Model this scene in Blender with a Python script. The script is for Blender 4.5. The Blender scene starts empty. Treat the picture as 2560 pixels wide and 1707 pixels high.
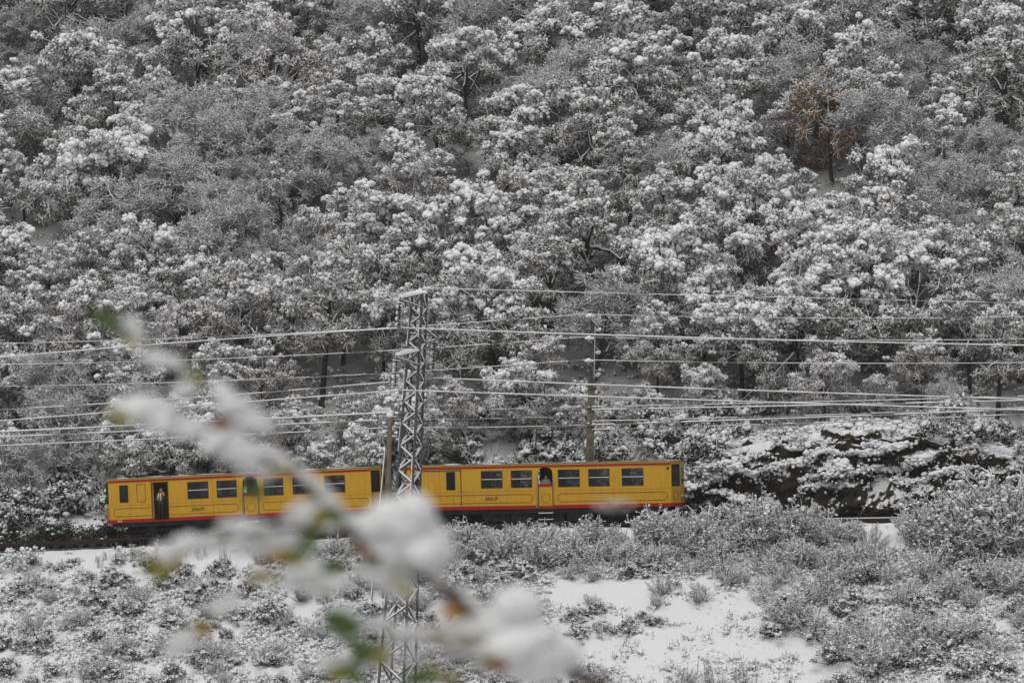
import bpy, bmesh, math, random
import numpy as np
from mathutils import Vector, Matrix, noise
R = math.radians
random.seed(7)
C = bpy.context.scene.collection

# ---------------------------------------------------------------- camera
CZ = 5.0                     # eye height above the rail at the middle of the train
F = 10000.0                  # focal length in pixels of the 2560 px wide photograph
HY = 1095.0                  # pixel row of the horizon
cd = bpy.data.cameras.new('camera')
cam = bpy.data.objects.new('camera', cd); C.objects.link(cam)
bpy.context.scene.camera = cam
cam.location = (0, 0, CZ); cam.rotation_euler = (R(90), 0, 0)
cd.sensor_width = 36; cd.lens = F / 2560 * 36
cd.shift_y = (HY - 853.5) / 2560
cd.clip_start = 0.5; cd.clip_end = 3000
cd.dof.use_dof = True; cd.dof.focus_distance = 198; cd.dof.aperture_fstop = 5.5
cd.dof.aperture_blades = 7

# ---------------------------------------------------------------- light
W = bpy.data.worlds.new('World'); bpy.context.scene.world = W; W.use_nodes = True
wt = W.node_tree; bg = wt.nodes['Background']
sky = wt.nodes.new('ShaderNodeTexSky'); sky.sky_type = 'NISHITA'; sky.sun_disc = False
SUN_EL, SUN_AZ = R(62), R(200)
sky.sun_elevation = SUN_EL; sky.sun_rotation = SUN_AZ
sky.dust_density = 4.0; sky.ozone_density = 1.0
hs = wt.nodes.new('ShaderNodeHueSaturation'); hs.inputs['Saturation'].default_value = 0.06
wt.links.new(sky.outputs[0], hs.inputs['Color']); wt.links.new(hs.outputs[0], bg.inputs[0])
bg.inputs[1].default_value = 0.09
sd = bpy.data.lights.new('sun', 'SUN'); sd.energy = 1.0; sd.angle = R(50); sd.color = (1.0, 0.98, 0.94)
sun = bpy.data.objects.new('sun', sd); C.objects.link(sun)
# towards the sun: azimuth measured like the sky texture's
sv = Vector((-0.25, -0.45, 1.35)).normalized()
sun.rotation_euler = sv.to_track_quat('Z', 'Y').to_euler()
sc = bpy.context.scene
sc.view_settings.view_transform = 'Standard'; sc.view_settings.look = 'None'
sc.view_settings.gamma = 1.0; sc.view_settings.exposure = 0.12
sc.render.engine = 'CYCLES'
sc.cycles.max_bounces = 5; sc.cycles.diffuse_bounces = 3; sc.cycles.glossy_bounces = 2
sc.cycles.transmission_bounces = 2; sc.cycles.transparent_max_bounces = 8; sc.cycles.volume_bounces = 1
sc.cycles.caustics_reflective = False; sc.cycles.caustics_refractive = False

def P(px, py, d):
    """point at distance d (metres) seen at pixel (px, py) of the photograph"""
    return Vector(((px - 1280) / F * d, d, CZ + (HY - py) / F * d))
def PX(p):
    return (1280 + p[0] / p[1] * F, HY - (p[2] - CZ) / p[1] * F)

# ---------------------------------------------------------------- materials
MATS = {}
def mat(name, col, rough=0.7, metal=0.0, spec=0.3, alpha=None, emit=None):
    m = bpy.data.materials.new(name); m.use_nodes = True
    b = m.node_tree.nodes['Principled BSDF']
    b.inputs['Base Color'].default_value = (*col, 1); b.inputs['Roughness'].default_value = rough
    b.inputs['Metallic'].default_value = metal; b.inputs['Specular IOR Level'].default_value = spec
    MATS[name] = m
    return m
def nodes(m): return m.node_tree.nodes, m.node_tree.links, m.node_tree.nodes['Principled BSDF']
def ramp(n, stops):
    r = n.new('ShaderNodeValToRGB'); e = r.color_ramp.elements
    while len(e) < len(stops): e.new(0.5)
    for i, (p, c) in enumerate(stops):
        e[i].position = p; e[i].color = (*c, 1) if len(c) == 3 else c
    return r
def noisy(name, stops, scale=5.0, rough=0.8, coord='Object', detail=6, bump=0.0, bscale=None, spec=0.2, metal=0.0):
    m = mat(name, (0.5, 0.5, 0.5), rough, metal, spec); n, l, b = nodes(m)
    tc = n.new('ShaderNodeTexCoord'); nz = n.new('ShaderNodeTexNoise')
    nz.inputs['Scale'].default_value = scale; nz.inputs['Detail'].default_value = detail
    l.new(tc.outputs[coord], nz.inputs['Vector'])
    r = ramp(n, stops); l.new(nz.outputs['Fac'], r.inputs[0]); l.new(r.outputs[0], b.inputs['Base Color'])
    if bump:
        nb = n.new('ShaderNodeTexNoise'); nb.inputs['Scale'].default_value = bscale or scale * 4
        nb.inputs['Detail'].default_value = 5; l.new(tc.outputs[coord], nb.inputs['Vector'])
        bp = n.new('ShaderNodeBump'); bp.inputs['Strength'].default_value = bump; bp.inputs['Distance'].default_value = 0.05
        l.new(nb.outputs['Fac'], bp.inputs['Height']); l.new(bp.outputs[0], b.inputs['Normal'])
    return m
def leafmat(name, cols, tw=0.15):
    """leaf colour varies from tree to tree and from leaf cluster to leaf cluster"""
    m = mat(name, cols[0], 0.85, 0, 0.15); n, l, b = nodes(m)
    oi = n.new('ShaderNodeObjectInfo'); tc = n.new('ShaderNodeTexCoord'); nz = n.new('ShaderNodeTexNoise')
    nz.inputs['Scale'].default_value = 2.2; nz.inputs['Detail'].default_value = 4
    l.new(tc.outputs['Object'], nz.inputs['Vector'])
    a = n.new('ShaderNodeMath'); a.operation = 'MULTIPLY_ADD'; a.inputs[1].default_value = 0.9; a.inputs[2].default_value = -0.45
    l.new(nz.outputs['Fac'], a.inputs[0])
    s = n.new('ShaderNodeMath'); s.operation = 'ADD'; l.new(a.outputs[0], s.inputs[0]); l.new(oi.outputs['Random'], s.inputs[1])
    k = len(cols); r = ramp(n, [(i / (k - 1), c) for i, c in enumerate(cols)])
    l.new(s.outputs[0], r.inputs[0]); l.new(r.outputs[0], b.inputs['Base Color'])
    return m
SNOW = noisy('snow', [(0.3, (0.74, 0.745, 0.76)), (0.7, (0.84, 0.84, 0.85))], 3.0, 0.65, bump=0.25, bscale=14)
FROST = noisy('frosted_twig', [(0.35, (0.62, 0.62, 0.63)), (0.6, (0.80, 0.80, 0.81))], 6.0, 0.8)
DTWIG = noisy('dark_twig', [(0.3, (0.035, 0.03, 0.026)), (0.7, (0.085, 0.072, 0.062))], 8.0, 0.9)
BARK = noisy('bark', [(0.3, (0.022, 0.019, 0.017)), (0.7, (0.06, 0.05, 0.042))], 9.0, 0.95, bump=0.5)
LEAF = leafmat('oak_leaf', [(0.075, 0.066, 0.030), (0.13, 0.105, 0.048), (0.082, 0.084, 0.032), (0.155, 0.112, 0.055), (0.095, 0.086, 0.044)])
BROWN = leafmat('withered_leaf', [(0.16, 0.115, 0.075), (0.21, 0.145, 0.095), (0.15, 0.115, 0.075), (0.23, 0.155, 0.11)])
GOLD = leafmat('golden_leaf', [(0.40, 0.21, 0.03), (0.33, 0.17, 0.03), (0.24, 0.13, 0.03)])
OLIVE = leafmat('olive_leaf', [(0.05, 0.06, 0.02), (0.09, 0.095, 0.035), (0.07, 0.075, 0.03)])
DARKLEAF = leafmat('evergreen_leaf', [(0.02, 0.025, 0.018), (0.04, 0.045, 0.03), (0.03, 0.03, 0.022)])

# ---------------------------------------------------------------- mesh accumulator
def _ico(sub):
    bm = bmesh.new(); bmesh.ops.create_icosphere(bm, subdivisions=sub, radius=1.0)
    v = np.array([x.co[:] for x in bm.verts]); f = np.array([[q.index for q in x.verts] for x in bm.faces]); bm.free()
    return v, f
ICO = {1: _ico(1), 2: _ico(2), 3: _ico(3)}
class MB:
    def __init__(s): s.v = []; s.n = 0; s.f = []          # f: (faces array, material index, smooth)
    def add(s, v, f, m=0, smooth=False):
        v = np.asarray(v, float); f = np.asarray(f, int)
        if len(v) == 0 or len(f) == 0: return
        s.f.append((f + s.n, m, smooth)); s.v.append(v); s.n += len(v)
    def box(s, c, h, m=0, rot=None):
        q = np.array([[x, y, z] for x in (-1, 1) for y in (-1, 1) for z in (-1, 1)], float) * np.asarray(h, float)
        if rot is not None: q = q @ np.array(rot).T
        q = q + np.asarray(c, float)
        s.add(q, [[0, 1, 3, 2], [4, 6, 7, 5], [0, 4, 5, 1], [2, 3, 7, 6], [0, 2, 6, 4], [1, 5, 7, 3]], m)
    def bb(s, x0, x1, y0, y1, z0, z1, m=0):
        s.box(((x0 + x1) / 2, (y0 + y1) / 2, (z0 + z1) / 2), (abs(x1 - x0) / 2, abs(y1 - y0) / 2, abs(z1 - z0) / 2), m)
    def tube(s, pts, rad, k=6, m=0, cap=True, smooth=True):
        pts = [Vector(p) for p in pts]; n = len(pts)
        if not hasattr(rad, '__len__'): rad = [rad] * n
        vs = []; up = None
        for i, p in enumerate(pts):
            t = (pts[min(i + 1, n - 1)] - pts[max(i - 1, 0)]).normalized()
            if up is None: up = Vector((0, 0, 1)) if abs(t.z) < 0.9 else Vector((1, 0, 0))
            a = t.cross(up).normalized(); b = a.cross(t); up = b
            for j in range(k):
                th = 2 * math.pi * j / k
                vs.append(p + (a * math.cos(th) + b * math.sin(th)) * rad[i])
        fs = [[i * k + j, i * k + (j + 1) % k, (i + 1) * k + (j + 1) % k, (i + 1) * k + j] for i in range(n - 1) for j in range(k)]
        s.add([v[:] for v in vs], fs, m, smooth)
        if cap:
            s.add([v[:] for v in vs[:k]], [list(range(k))[::-1]], m); s.add([v[:] for v in vs[-k:]], [list(range(k))], m)
    def bar(s, p0, p1, w, h=None, m=0):
        p0 = Vector(p0); p1 = Vector(p1); d = p1 - p0; L = d.length; t = d / L; h = h or w
        up = Vector((0, 0, 1)) if abs(t.z) < 0.98 else Vector((1, 0, 0))
        a = t.cross(up).normalized(); b = a.cross(t)
        M = np.array([[t[i], a[i], b[i]] for i in range(3)])
        s.box(((p0 + p1) / 2)[:], (L / 2, w / 2, h / 2), m, M)
    def lumps(s, c, r, rng, m=0, sub=1, jag=0.22, flat=0.8):
        """many small rounded snow lumps; c (N,3), r (N,)"""
        c = np.asarray(c, float); N = len(c)
        if N == 0: return
        tv, tf = ICO[sub]; k = len(tv)
        sc_ = (np.asarray(r)[:, None, None] * (1 + rng.uniform(-jag, jag, (N, k, 1))))
        asp = np.stack([rng.uniform(0.8, 1.3, N), rng.uniform(0.8, 1.3, N), rng.uniform(flat * .8, flat * 1.15, N)], 1)[:, None, :]
        v = tv[None] * sc_ * asp
        an = rng.uniform(0, 6.28, N); ca, sa = np.cos(an)[:, None], np.sin(an)[:, None]
        v = np.stack([v[:, :, 0] * ca - v[:, :, 1] * sa, v[:, :, 0] * sa + v[:, :, 1] * ca, v[:, :, 2]], 2) + c[:, None, :]
        s.add(v.reshape(-1, 3), (tf[None] + (np.arange(N) * k)[:, None, None]).reshape(-1, 3), m, True)
    def leaves(s, c, size, rng, m=0, flat=0.0, asp=0.6):
        """leaf-sized quads at c (N,3)"""
        c = np.asarray(c, float); N = len(c)
        if N == 0: return
        n = rng.normal(size=(N, 3)); n[:, 2] += flat * np.sign(n[:, 2] + 1e-9) * 2
        n /= np.linalg.norm(n, axis=1)[:, None]
        q = rng.normal(size=(N, 3)); a = np.cross(n, q); a /= np.linalg.norm(a, axis=1)[:, None]; b = np.cross(n, a)
        sz = (size * rng.uniform(0.6, 1.4, N))[:, None] if not hasattr(size, '__len__') else np.asarray(size)[:, None]
        v = np.stack([c - a * sz, c - b * sz * asp + n * sz * .2, c + a * sz, c + b * sz * asp + n * sz * .2], 1)
        s.add(v.reshape(-1, 3), np.arange(4 * N).reshape(-1, 4), m)
    def twigs(s, p0, p1, r0, m=0, r1=None, k=3):
        """straight thin prisms p0 -> p1"""
        p0 = np.asarray(p0, float); p1 = np.asarray(p1, float); N = len(p0)
        if N == 0: return
        t = p1 - p0; t /= (np.linalg.norm(t, axis=1)[:, None] + 1e-9)
        u = np.where(np.abs(t[:, 2:3]) < 0.9, np.array([[0, 0, 1.]]), np.array([[1., 0, 0]]))
        a = np.cross(t, u); a /= np.linalg.norm(a, axis=1)[:, None]; b = np.cross(a, t)
        r0 = np.broadcast_to(np.asarray(r0, float), (N,))[:, None]; r1 = r0 * 0.55 if r1 is None else np.broadcast_to(np.asarray(r1, float), (N,))[:, None]
        rings = []
        for (p, r) in ((p0, r0), (p1, r1)):
            for j in range(k):
                th = 2 * math.pi * j / k
                rings.append(p + (a * math.cos(th) + b * math.sin(th)) * r)
        v = np.stack(rings, 1).reshape(-1, 3)
        f = np.array([[j, (j + 1) % k, k + (j + 1) % k, k + j] for j in range(k)])
        s.add(v, (f[None] + (np.arange(N) * 2 * k)[:, None, None]).reshape(-1, 4), m, True)
    def build(s, name, mats, parent=None, smooth=None):
        me = bpy.data.meshes.new(name)
        V = np.concatenate(s.v); loops = []; starts = []; tot = []; mi = []; sm = []; st = 0
        for f, m, smo in s.f:
            n, k = f.shape; loops.append(f.ravel()); starts.append(st + np.arange(n) * k); tot.append(np.full(n, k)); st += n * k
            mi.append(np.full(n, m)); sm.append(np.full(n, smo if smooth is None else smooth))
        loops = np.concatenate(loops); starts = np.concatenate(starts); tot = np.concatenate(tot)
        me.vertices.add(len(V)); me.vertices.foreach_set('co', V.ravel())
        me.loops.add(len(loops)); me.loops.foreach_set('vertex_index', loops.astype(np.int32))
        me.polygons.add(len(starts)); me.polygons.foreach_set('loop_start', starts.astype(np.int32))
        me.polygons.foreach_set('loop_total', tot.astype(np.int32))
        me.polygons.foreach_set('material_index', np.concatenate(mi).astype(np.int32))
        me.polygons.foreach_set('use_smooth', np.concatenate(sm))
        me.update(calc_edges=True)
        for q in (mats if isinstance(mats, (list, tuple)) else [mats]): me.materials.append(q)
        o = bpy.data.objects.new(name, me); C.objects.link(o)
        if parent: o.parent = parent
        return o
def tag(o, label=None, cat=None, group=None, kind=None):
    if label: o['label'] = label
    if cat: o['category'] = cat
    if group: o['group'] = group
    if kind: o['kind'] = kind
    return o
def empty(name, loc=(0, 0, 0), rot=(0, 0, 0)):
    o = bpy.data.objects.new(name, None); C.objects.link(o); o.location = loc; o.rotation_euler = rot
    o.empty_display_size = 0.2
    return o
def copy_tree(o, parent=None):
    c = o.copy(); C.objects.link(c); c.parent = parent
    for ch in list(o.children): copy_tree(ch, c)
    return c

# ---------------------------------------------------------------- track frame
ANG = R(12)
U = Vector((math.cos(ANG), -math.sin(ANG), 0)); V_ = Vector((math.sin(ANG), math.cos(ANG), 0))
HALF = 1.2
CORNER = P(1680, 1264, 196.9)                     # bottom right corner of the leading car's side
O2 = Vector((CORNER.x, CORNER.y, 0)) + V_ * HALF  # origin of the track centre line
def zr(s):
    """rail level along the track"""
    z0 = CORNER.z - 0.92
    if s > -12.5: return z0 + 0.021 * min(s, 40)
    if s > -16.5:
        t = (-12.5 - s); return z0 - 0.2625 - 0.021 * t - 0.00325 * t * t
    return z0 - 0.2625 - 0.084 - 0.052 - 0.047 * (-16.5 - max(s, -90))
def tw(s, v, z=0.0): return Vector((O2.x, O2.y, 0)) + U * s + V_ * v + Vector((0, 0, z))
def ts(x, y):
    dx, dy = x - O2.x, y - O2.y
    return dx * U.x + dy * U.y, dx * V_.x + dy * V_.y
def sm(a, b, x):
    t = min(1, max(0, (x - a) / (b - a))); return t * t * (3 - 2 * t)
def fbm(x, y, sc_=1.0, o=4):
    return noise.fractal(Vector((x * sc_, y * sc_, 3.3)), 1.0, 2.0, o)
CUT_PTS = [(-3, 0), (-0.5, 2.2), (0.5, 3.4), (1.6, 4.1), (4, 4.6), (7, 5.0), (11, 5.0), (14, 4.4), (17, 3.6), (20, 2.6), (24, 1.5), (30, 1.0)]
def cutting(s):
    if s <= -3 or s >= 30: return 0 if s <= -3 else 1.0
    for (a, ha), (b, hb) in zip(CUT_PTS, CUT_PTS[1:]):
        if a <= s <= b: return ha + (hb - ha) * (s - a) / (b - a)
SL = 0.62
def ground(x, y):
    s, v = ts(x, y)
    z0 = zr(s)
    if v > 2.3:
        g = (v - 2.3) * SL - 0.35 + 0.5 * fbm(x, y, 0.11) * sm(2, 12, v) + 0.16 * fbm(x + 50, y, 0.5) * sm(2.3, 4, v)
        if v > 62: g += (v - 62) * 0.1 * sm(62, 110, v)
        c = cutting(s)
        if c > 0: g = max(g, -0.35 + c * sm(2.4, 5.8, v) - 0.15)
        return z0 + g
    if v > 2.0: return z0 - 0.35
    if v > -2.4: return z0 - 0.35 + 0.03 * fbm(x, y, 2.0)
    e = -2.4 - v
    if e < 22:
        return z0 - 0.38 + (0.34 + .12 * fbm(x, y, .6)) * sm(0, 0.7, e) * (1 - sm(1.2, 2.6, e)) * (.05 + 1.15 * sm(-19, -11, s)) - 0.52 * max(0, e - 0.9) - 0.12 * min(e, 0.9) + (0.28 * fbm(x, y, 0.28) + 0.10 * fbm(x, y, 1.1)) * sm(0.3, 3, e)
    b0 = z0 - 0.38 - 0.52 * 21.5
    # valley, then up to where the photographer stands
    g = b0 - 6 * sm(22, 60, e)
    near = 3.35 - 0.30 * max(0, y - 4) + (abs(y) * 0.3 if y < 0 else 0)
    return max(g, near) if y < 90 else g
def ray_ground(px, py, d0=176.0, d1=330.0):
    d = d0
    while d < d1:
        p = P(px, py, d)
        if p.z <= ground(p.x, p.y): return p
        d += 0.25
    return P(px, py, d1)

# ================================================================ THE SETTING
def structure(o): o['kind'] = 'structure'; return o
def snow_ground():
    m = mat('snowy_ground', (0.8, 0.8, 0.8), 0.75, 0, 0.2); n, l, b = nodes(m)
    tc = n.new('ShaderNodeTexCoord')
    n1 = n.new('ShaderNodeTexNoise'); n1.inputs['Scale'].default_value = 3.2; n1.inputs['Detail'].default_value = 8; n1.inputs['Roughness'].default_value = 0.75
    n2 = n.new('ShaderNodeTexNoise'); n2.inputs['Scale'].default_value = 0.16; n2.inputs['Detail'].default_value = 3
    l.new(tc.outputs['Object'], n1.inputs['Vector']); l.new(tc.outputs['Object'], n2.inputs['Vector'])
    # patches where grass and fallen leaves poke through the snow
    ad = n.new('ShaderNodeMath'); ad.operation = 'MULTIPLY_ADD'; ad.inputs[1].default_value = 0.30; l.new(n2.outputs['Fac'], ad.inputs[0]); l.new(n1.outputs['Fac'], ad.inputs[2])
    r = ramp(n, [(0.0, (0, 0, 0)), (0.755, (0, 0, 0)), (0.83, (1, 1, 1))]); l.new(ad.outputs[0], r.inputs[0])
    mx = n.new('ShaderNodeMix'); mx.data_type = 'RGBA'
    at = n.new('ShaderNodeAttribute'); at.attribute_name = 'shade_and_earth'
    r0 = ramp(n, [(0.0, (0.72, 0.72, 0.735)), (1.0, (0.30, 0.297, 0.293))]); l.new(at.outputs['Fac'], r0.inputs[0]); l.new(r0.outputs[0], mx.inputs[6])  # white snow to grey, the grey carrying the painted shade of the wood
    mx.inputs[7].default_value = (0.10, 0.088, 0.07, 1)
    l.new(r.outputs[0], mx.inputs[0]); l.new(mx.outputs[2], b.inputs['Base Color'])
    bp = n.new('ShaderNodeBump'); bp.inputs['Strength'].default_value = 0.5; bp.inputs['Distance'].default_value = 0.12
    l.new(n1.outputs['Fac'], bp.inputs['Height']); l.new(bp.outputs[0], b.inputs['Normal'])
    return m
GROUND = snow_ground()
def axis(parts):
    out = []
    for a, b, st in parts:
        n = max(1, int(round((b - a) / st)))
        out += [a + (b - a) * i / n for i in range(n)]
    return out + [parts[-1][1]]
xs = axis([(-500, -100, 40), (-100, -40, 6), (-40, 40, 0.45), (40, 100, 6), (100, 500, 40)])
ys = axis([(-260, -20, 24), (-20, 30, 2.5), (30, 170, 8), (170, 178, 1), (178, 214, 0.33), (214, 275, 0.8), (275, 340, 6), (340, 900, 60)])
gv = []
for y in ys:
    for x in xs: gv.append((x, y, ground(x, y)))
nx = len(xs)
gf = [[j * nx + i, j * nx + i + 1, (j + 1) * nx + i + 1, (j + 1) * nx + i] for j in range(len(ys) - 1) for i in range(nx - 1)]
g = MB(); g.add(gv, gf, 0, True)
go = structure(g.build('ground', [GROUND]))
# shade of the trees painted into the snow: floor of the wood 1, open ground 0, bare earth beside the rails 2
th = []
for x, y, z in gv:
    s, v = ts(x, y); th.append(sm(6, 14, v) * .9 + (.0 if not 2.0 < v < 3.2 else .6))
at_ = go.data.attributes.new('shade_and_earth', 'FLOAT', 'POINT'); at_.data.foreach_set('value', np.array(th, np.float32))

# rock face of the cutting beside the line, with snow lying on its ledges
def rockmat():
    m = mat('cutting_rock', (0.05, 0.045, 0.035), 0.9, 0, 0.2); n, l, b = nodes(m)
    tc = n.new('ShaderNodeTexCoord'); nz = n.new('ShaderNodeTexNoise'); nz.inputs['Scale'].default_value = 2.6; nz.inputs['Detail'].default_value = 10; nz.inputs['Roughness'].default_value = 0.7
    l.new(tc.outputs['Object'], nz.inputs['Vector'])
    r = ramp(n, [(0.34, (0.008, 0.008, 0.007)), (0.47, (0.028, 0.025, 0.018)), (0.56, (0.06, 0.045, 0.027)), (0.64, (0.02, 0.019, 0.015)), (0.75, (0.04, 0.045, 0.025))])
    l.new(nz.outputs['Fac'], r.inputs[0])
    ge = n.new('ShaderNodeNewGeometry'); sp = n.new('ShaderNodeSeparateXYZ'); l.new(ge.outputs['Normal'], sp.inputs[0])
    n2 = n.new('ShaderNodeTexNoise'); n2.inputs['Scale'].default_value = 5.5; n2.inputs['Detail'].default_value = 9; n2.inputs['Roughness'].default_value = .7; l.new(tc.outputs['Object'], n2.inputs['Vector'])
    a = n.new('ShaderNodeMath'); a.operation = 'MULTIPLY_ADD'; a.inputs[1].default_value = 0.8; l.new(n2.outputs['Fac'], a.inputs[0]); l.new(sp.outputs['Z'], a.inputs[2])
    hf = n.new('ShaderNodeMath'); hf.operation = 'MULTIPLY'; hf.inputs[1].default_value = .5; l.new(a.outputs[0], hf.inputs[0])
    r2 = ramp(n, [(0.0, (0, 0, 0)), (0.56, (0, 0, 0)), (0.60, (1, 1, 1))]); l.new(hf.outputs[0], r2.inputs[0])
    mx = n.new('ShaderNodeMix'); mx.data_type = 'RGBA'; mx.inputs[7].default_value = (0.8, 0.8, 0.81, 1)
    l.new(r2.outputs[0], mx.inputs[0]); l.new(r.outputs[0], mx.inputs[6]); l.new(mx.outputs[2], b.inputs['Base Color'])
    bp = n.new('ShaderNodeBump'); bp.inputs['Strength'].default_value = 1.0; bp.inputs['Distance'].default_value = 0.3
    l.new(nz.outputs['Fac'], bp.inputs['Height']); l.new(bp.outputs[0], b.inputs['Normal'])
    return m
ROCK = rockmat()
def cut_point(s, t):
    """t 0..1 up the rock face, 1..2 over the shoulder"""
    h = cutting(s) if s > -3 else 0
    if t <= 1:
        f = sm(0, 1, t) * 0.35 + t * 0.65
        v = 2.65 + 1.5 * (t ** 1.6) ; z = -0.4 + h * f * .86
    else:
        v = 4.15 + (t - 1) * 6.0; z = -0.4 + h * (.86 + .14 * sm(1, 1.5, t)) + 0.06 * (t - 1) * 5
    q = Vector((s * 0.55, z * 0.9, v * 0.5))
    n1 = noise.fractal(q, 0.8, 2.1, 5)
    led = noise.noise(Vector((s * 0.25, z * 1.5, 7.7)))
    k = 1.0 if t < 1 else max(0.25, 1 - (t - 1) * 1.2)
    v2 = v - (0.75 * n1 + 0.75 * led + .22 * abs(noise.noise(Vector((s * 3.1, z * 4.3, 2.2))))) * k * min(1, h / 2) + 0.1
    z2 = z + (0.35 * noise.noise(Vector((s * 0.9, v * 0.9, 1.7))) + 0.26 * noise.noise(Vector((s * 2.2, v * 2.4, 5.7))) + .10 * noise.noise(Vector((s * 5, v * 5, 8.7)))) * (0.5 + 0.5 * min(1, h / 3))
    return v2, z2
rk = MB(); S0, S1, NS, NT = -2.6, 25.0, 300, 84
rv = []
for j in range(NT + 1):
    for i in range(NS + 1):
        s = S0 + (S1 - S0) * i / NS; t = 2.0 * j / NT
        v, z = cut_point(s, t)
        if j == NT: z -= 1.2
        if i in (0, NS): z -= 0.8
        rv.append(tw(s, v, zr(s) + z)[:])
rk.add(rv, [[j * (NS + 1) + i, j * (NS + 1) + i + 1, (j + 1) * (NS + 1) + i + 1, (j + 1) * (NS + 1) + i] for j in range(NT) for i in range(NS)], 0, True)
structure(rk.build('rock_cutting', [ROCK]))
rng = np.random.default_rng(11)
def on_cut(px, py):
    """point of the rock face that is seen at a picture position"""
    s = px_s_(px, 3.6); d = tw(s, 3.6).y; z = P(px, py, d).z - zr(s)
    best = min((abs(cut_point(s, t)[1] - z), t) for t in np.linspace(0, 1.3, 60))
    v, zz = cut_point(s, best[1]); return s, tw(s, v, zr(s) + z)
def px_s_(px, v):
    k = (px - 1280) / F
    return (k * (O2.y + V_.y * v) - (O2.x + V_.x * v)) / (U.x - k * U.y)
LEDGES = [[(930, 440), (1060, 420), (1180, 410), (1300, 380), (1420, 400), (1540, 340), (1640, 300)], [(1410, 440), (1500, 470), (1600, 430), (1700, 400), (1850, 380)], [(930, 450), (960, 490), (1010, 470), (1120, 490), (1150, 470)],
          [(400, 510), (480, 520), (580, 570)], [(250, 470), (320, 490), (400, 450), (520, 380), (640, 420), (760, 370), (900, 350), (1000, 280), (1100, 310), (1200, 300), (1360, 290)], [(1280, 250), (1400, 270), (1500, 250)],
          [(1740, 470), (1800, 480), (1820, 500)], [(1120, 340), (1140, 400)], [(640, 590), (700, 560), (760, 600)], [(260, 400), (400, 380), (560, 330), (700, 300)], [(1850, 520), (1900, 530)]]
def scatter_cut():
    """snow cushions, hanging tufts and brush on the ledges of the cutting"""
    m = MB()
    for path in LEDGES:
        pp = [(1600 + x / 2.224, 1000 + y / 2.224) for x, y in path]
        for (x0, y0), (x1, y1) in zip(pp, pp[1:]):
            n = max(2, int(math.hypot(x1 - x0, y1 - y0) / 4.2))
            for k in range(n):
                t = k / n; s, p = on_cut(x0 + (x1 - x0) * t, y0 + (y1 - y0) * t)
                r = .13 + .10 * noise.noise(Vector((s * 1.7, p.z * 1.3, 0))) + rng.uniform(-.02, .04); r = max(.07, r)
                q = 8; o = rng.normal(size=(q, 3)) * np.array([.2, .10, .075]); r *= .82
                m.lumps(np.array(p)[None] + o + [0, -.12, .05], r * rng.uniform(.4, 1.15, q), rng, 0, 2, .22, .8)
                c2 = np.array(p)[None] + rng.normal(size=(14, 3)) * [.15, .08, .12] + [0, -.15, -.16]
                m.leaves(c2, .05, rng, 1)
                if rng.random() < .3: m.lumps([np.array(p) + [rng.normal() * .1, -.2, -.2 - rng.random() * .2]], [r * .5], rng, 0, 1, .2, 1.1)
    for k in range(1500):       # ivy, roots and clods hanging on the face
        s = rng.uniform(-2.0, 22); h = cutting(s); t = rng.uniform(0.05, 1.0); v, z = cut_point(s, t); p = np.array(tw(s, v, zr(s) + z))
        d_ = noise.noise(Vector((s * .9, z * 1.1, 3.3)))
        if d_ < -.1: continue
        c2 = p[None] + rng.normal(size=(16, 3)) * [0.16, 0.08, 0.13] + [0, -0.12, 0]; m.leaves(c2, 0.05, rng, 1)
        if rng.random() < .36: m.lumps(p[None] + rng.normal(size=(3, 3)) * [.12, .05, .05] + [0, -.16, .05], rng.uniform(.03, .09, 3), rng, 0, 1, .25, .8)
        if rng.random() < .25:
            a = np.repeat(p[None], 4, 0) + rng.normal(size=(4, 3)) * .06; m.twigs(a, a + rng.normal(size=(4, 3)) * [.15, .08, .1] + [0, -.12, -.22], .012, 2)
    for k in range(700):
        s = rng.uniform(-2.0, 22); h = cutting(s); t = rng.uniform(0.95, 1.8)
        if noise.noise(Vector((s * .45, t * 2.5, 9))) < -.05: continue
        v, z = cut_point(s, t); p = tw(s, v, zr(s) + z)
        n = rng.integers(4, 11); r = rng.uniform(0.06, 0.15)
        off = rng.normal(size=(n, 3)) * np.array([0.3, 0.26, 0.07])
        m.lumps(np.array(p)[None] + off + [0, -0.05, r * .2], rng.uniform(0.5, 1.5, n) * r, rng, 0, 2, 0.14, 0.6)
        if rng.random() < .22:
            ln = rng.integers(14, 40); m.leaves(np.array(p)[None] + rng.normal(size=(ln, 3)) * [0.22, 0.18, 0.10] + [0, -0.08, 0.04], 0.05, rng, 1)
        if rng.random() < 0.35:
            a = np.repeat(np.array(p)[None], 8, 0); b = a + rng.normal(size=(8, 3)) * np.array([0.25, 0.2, 0.12]) + np.array([0, -0.1, 0.32])
            m.twigs(a, b, 0.016, 2)
    return tag(m.build('ledge_brush', [SNOW, DARKLEAF, FROST]), kind='stuff', label='snow cushioned brush and tufts growing on the rocky cutting', cat='brush')
scatter_cut()

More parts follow.
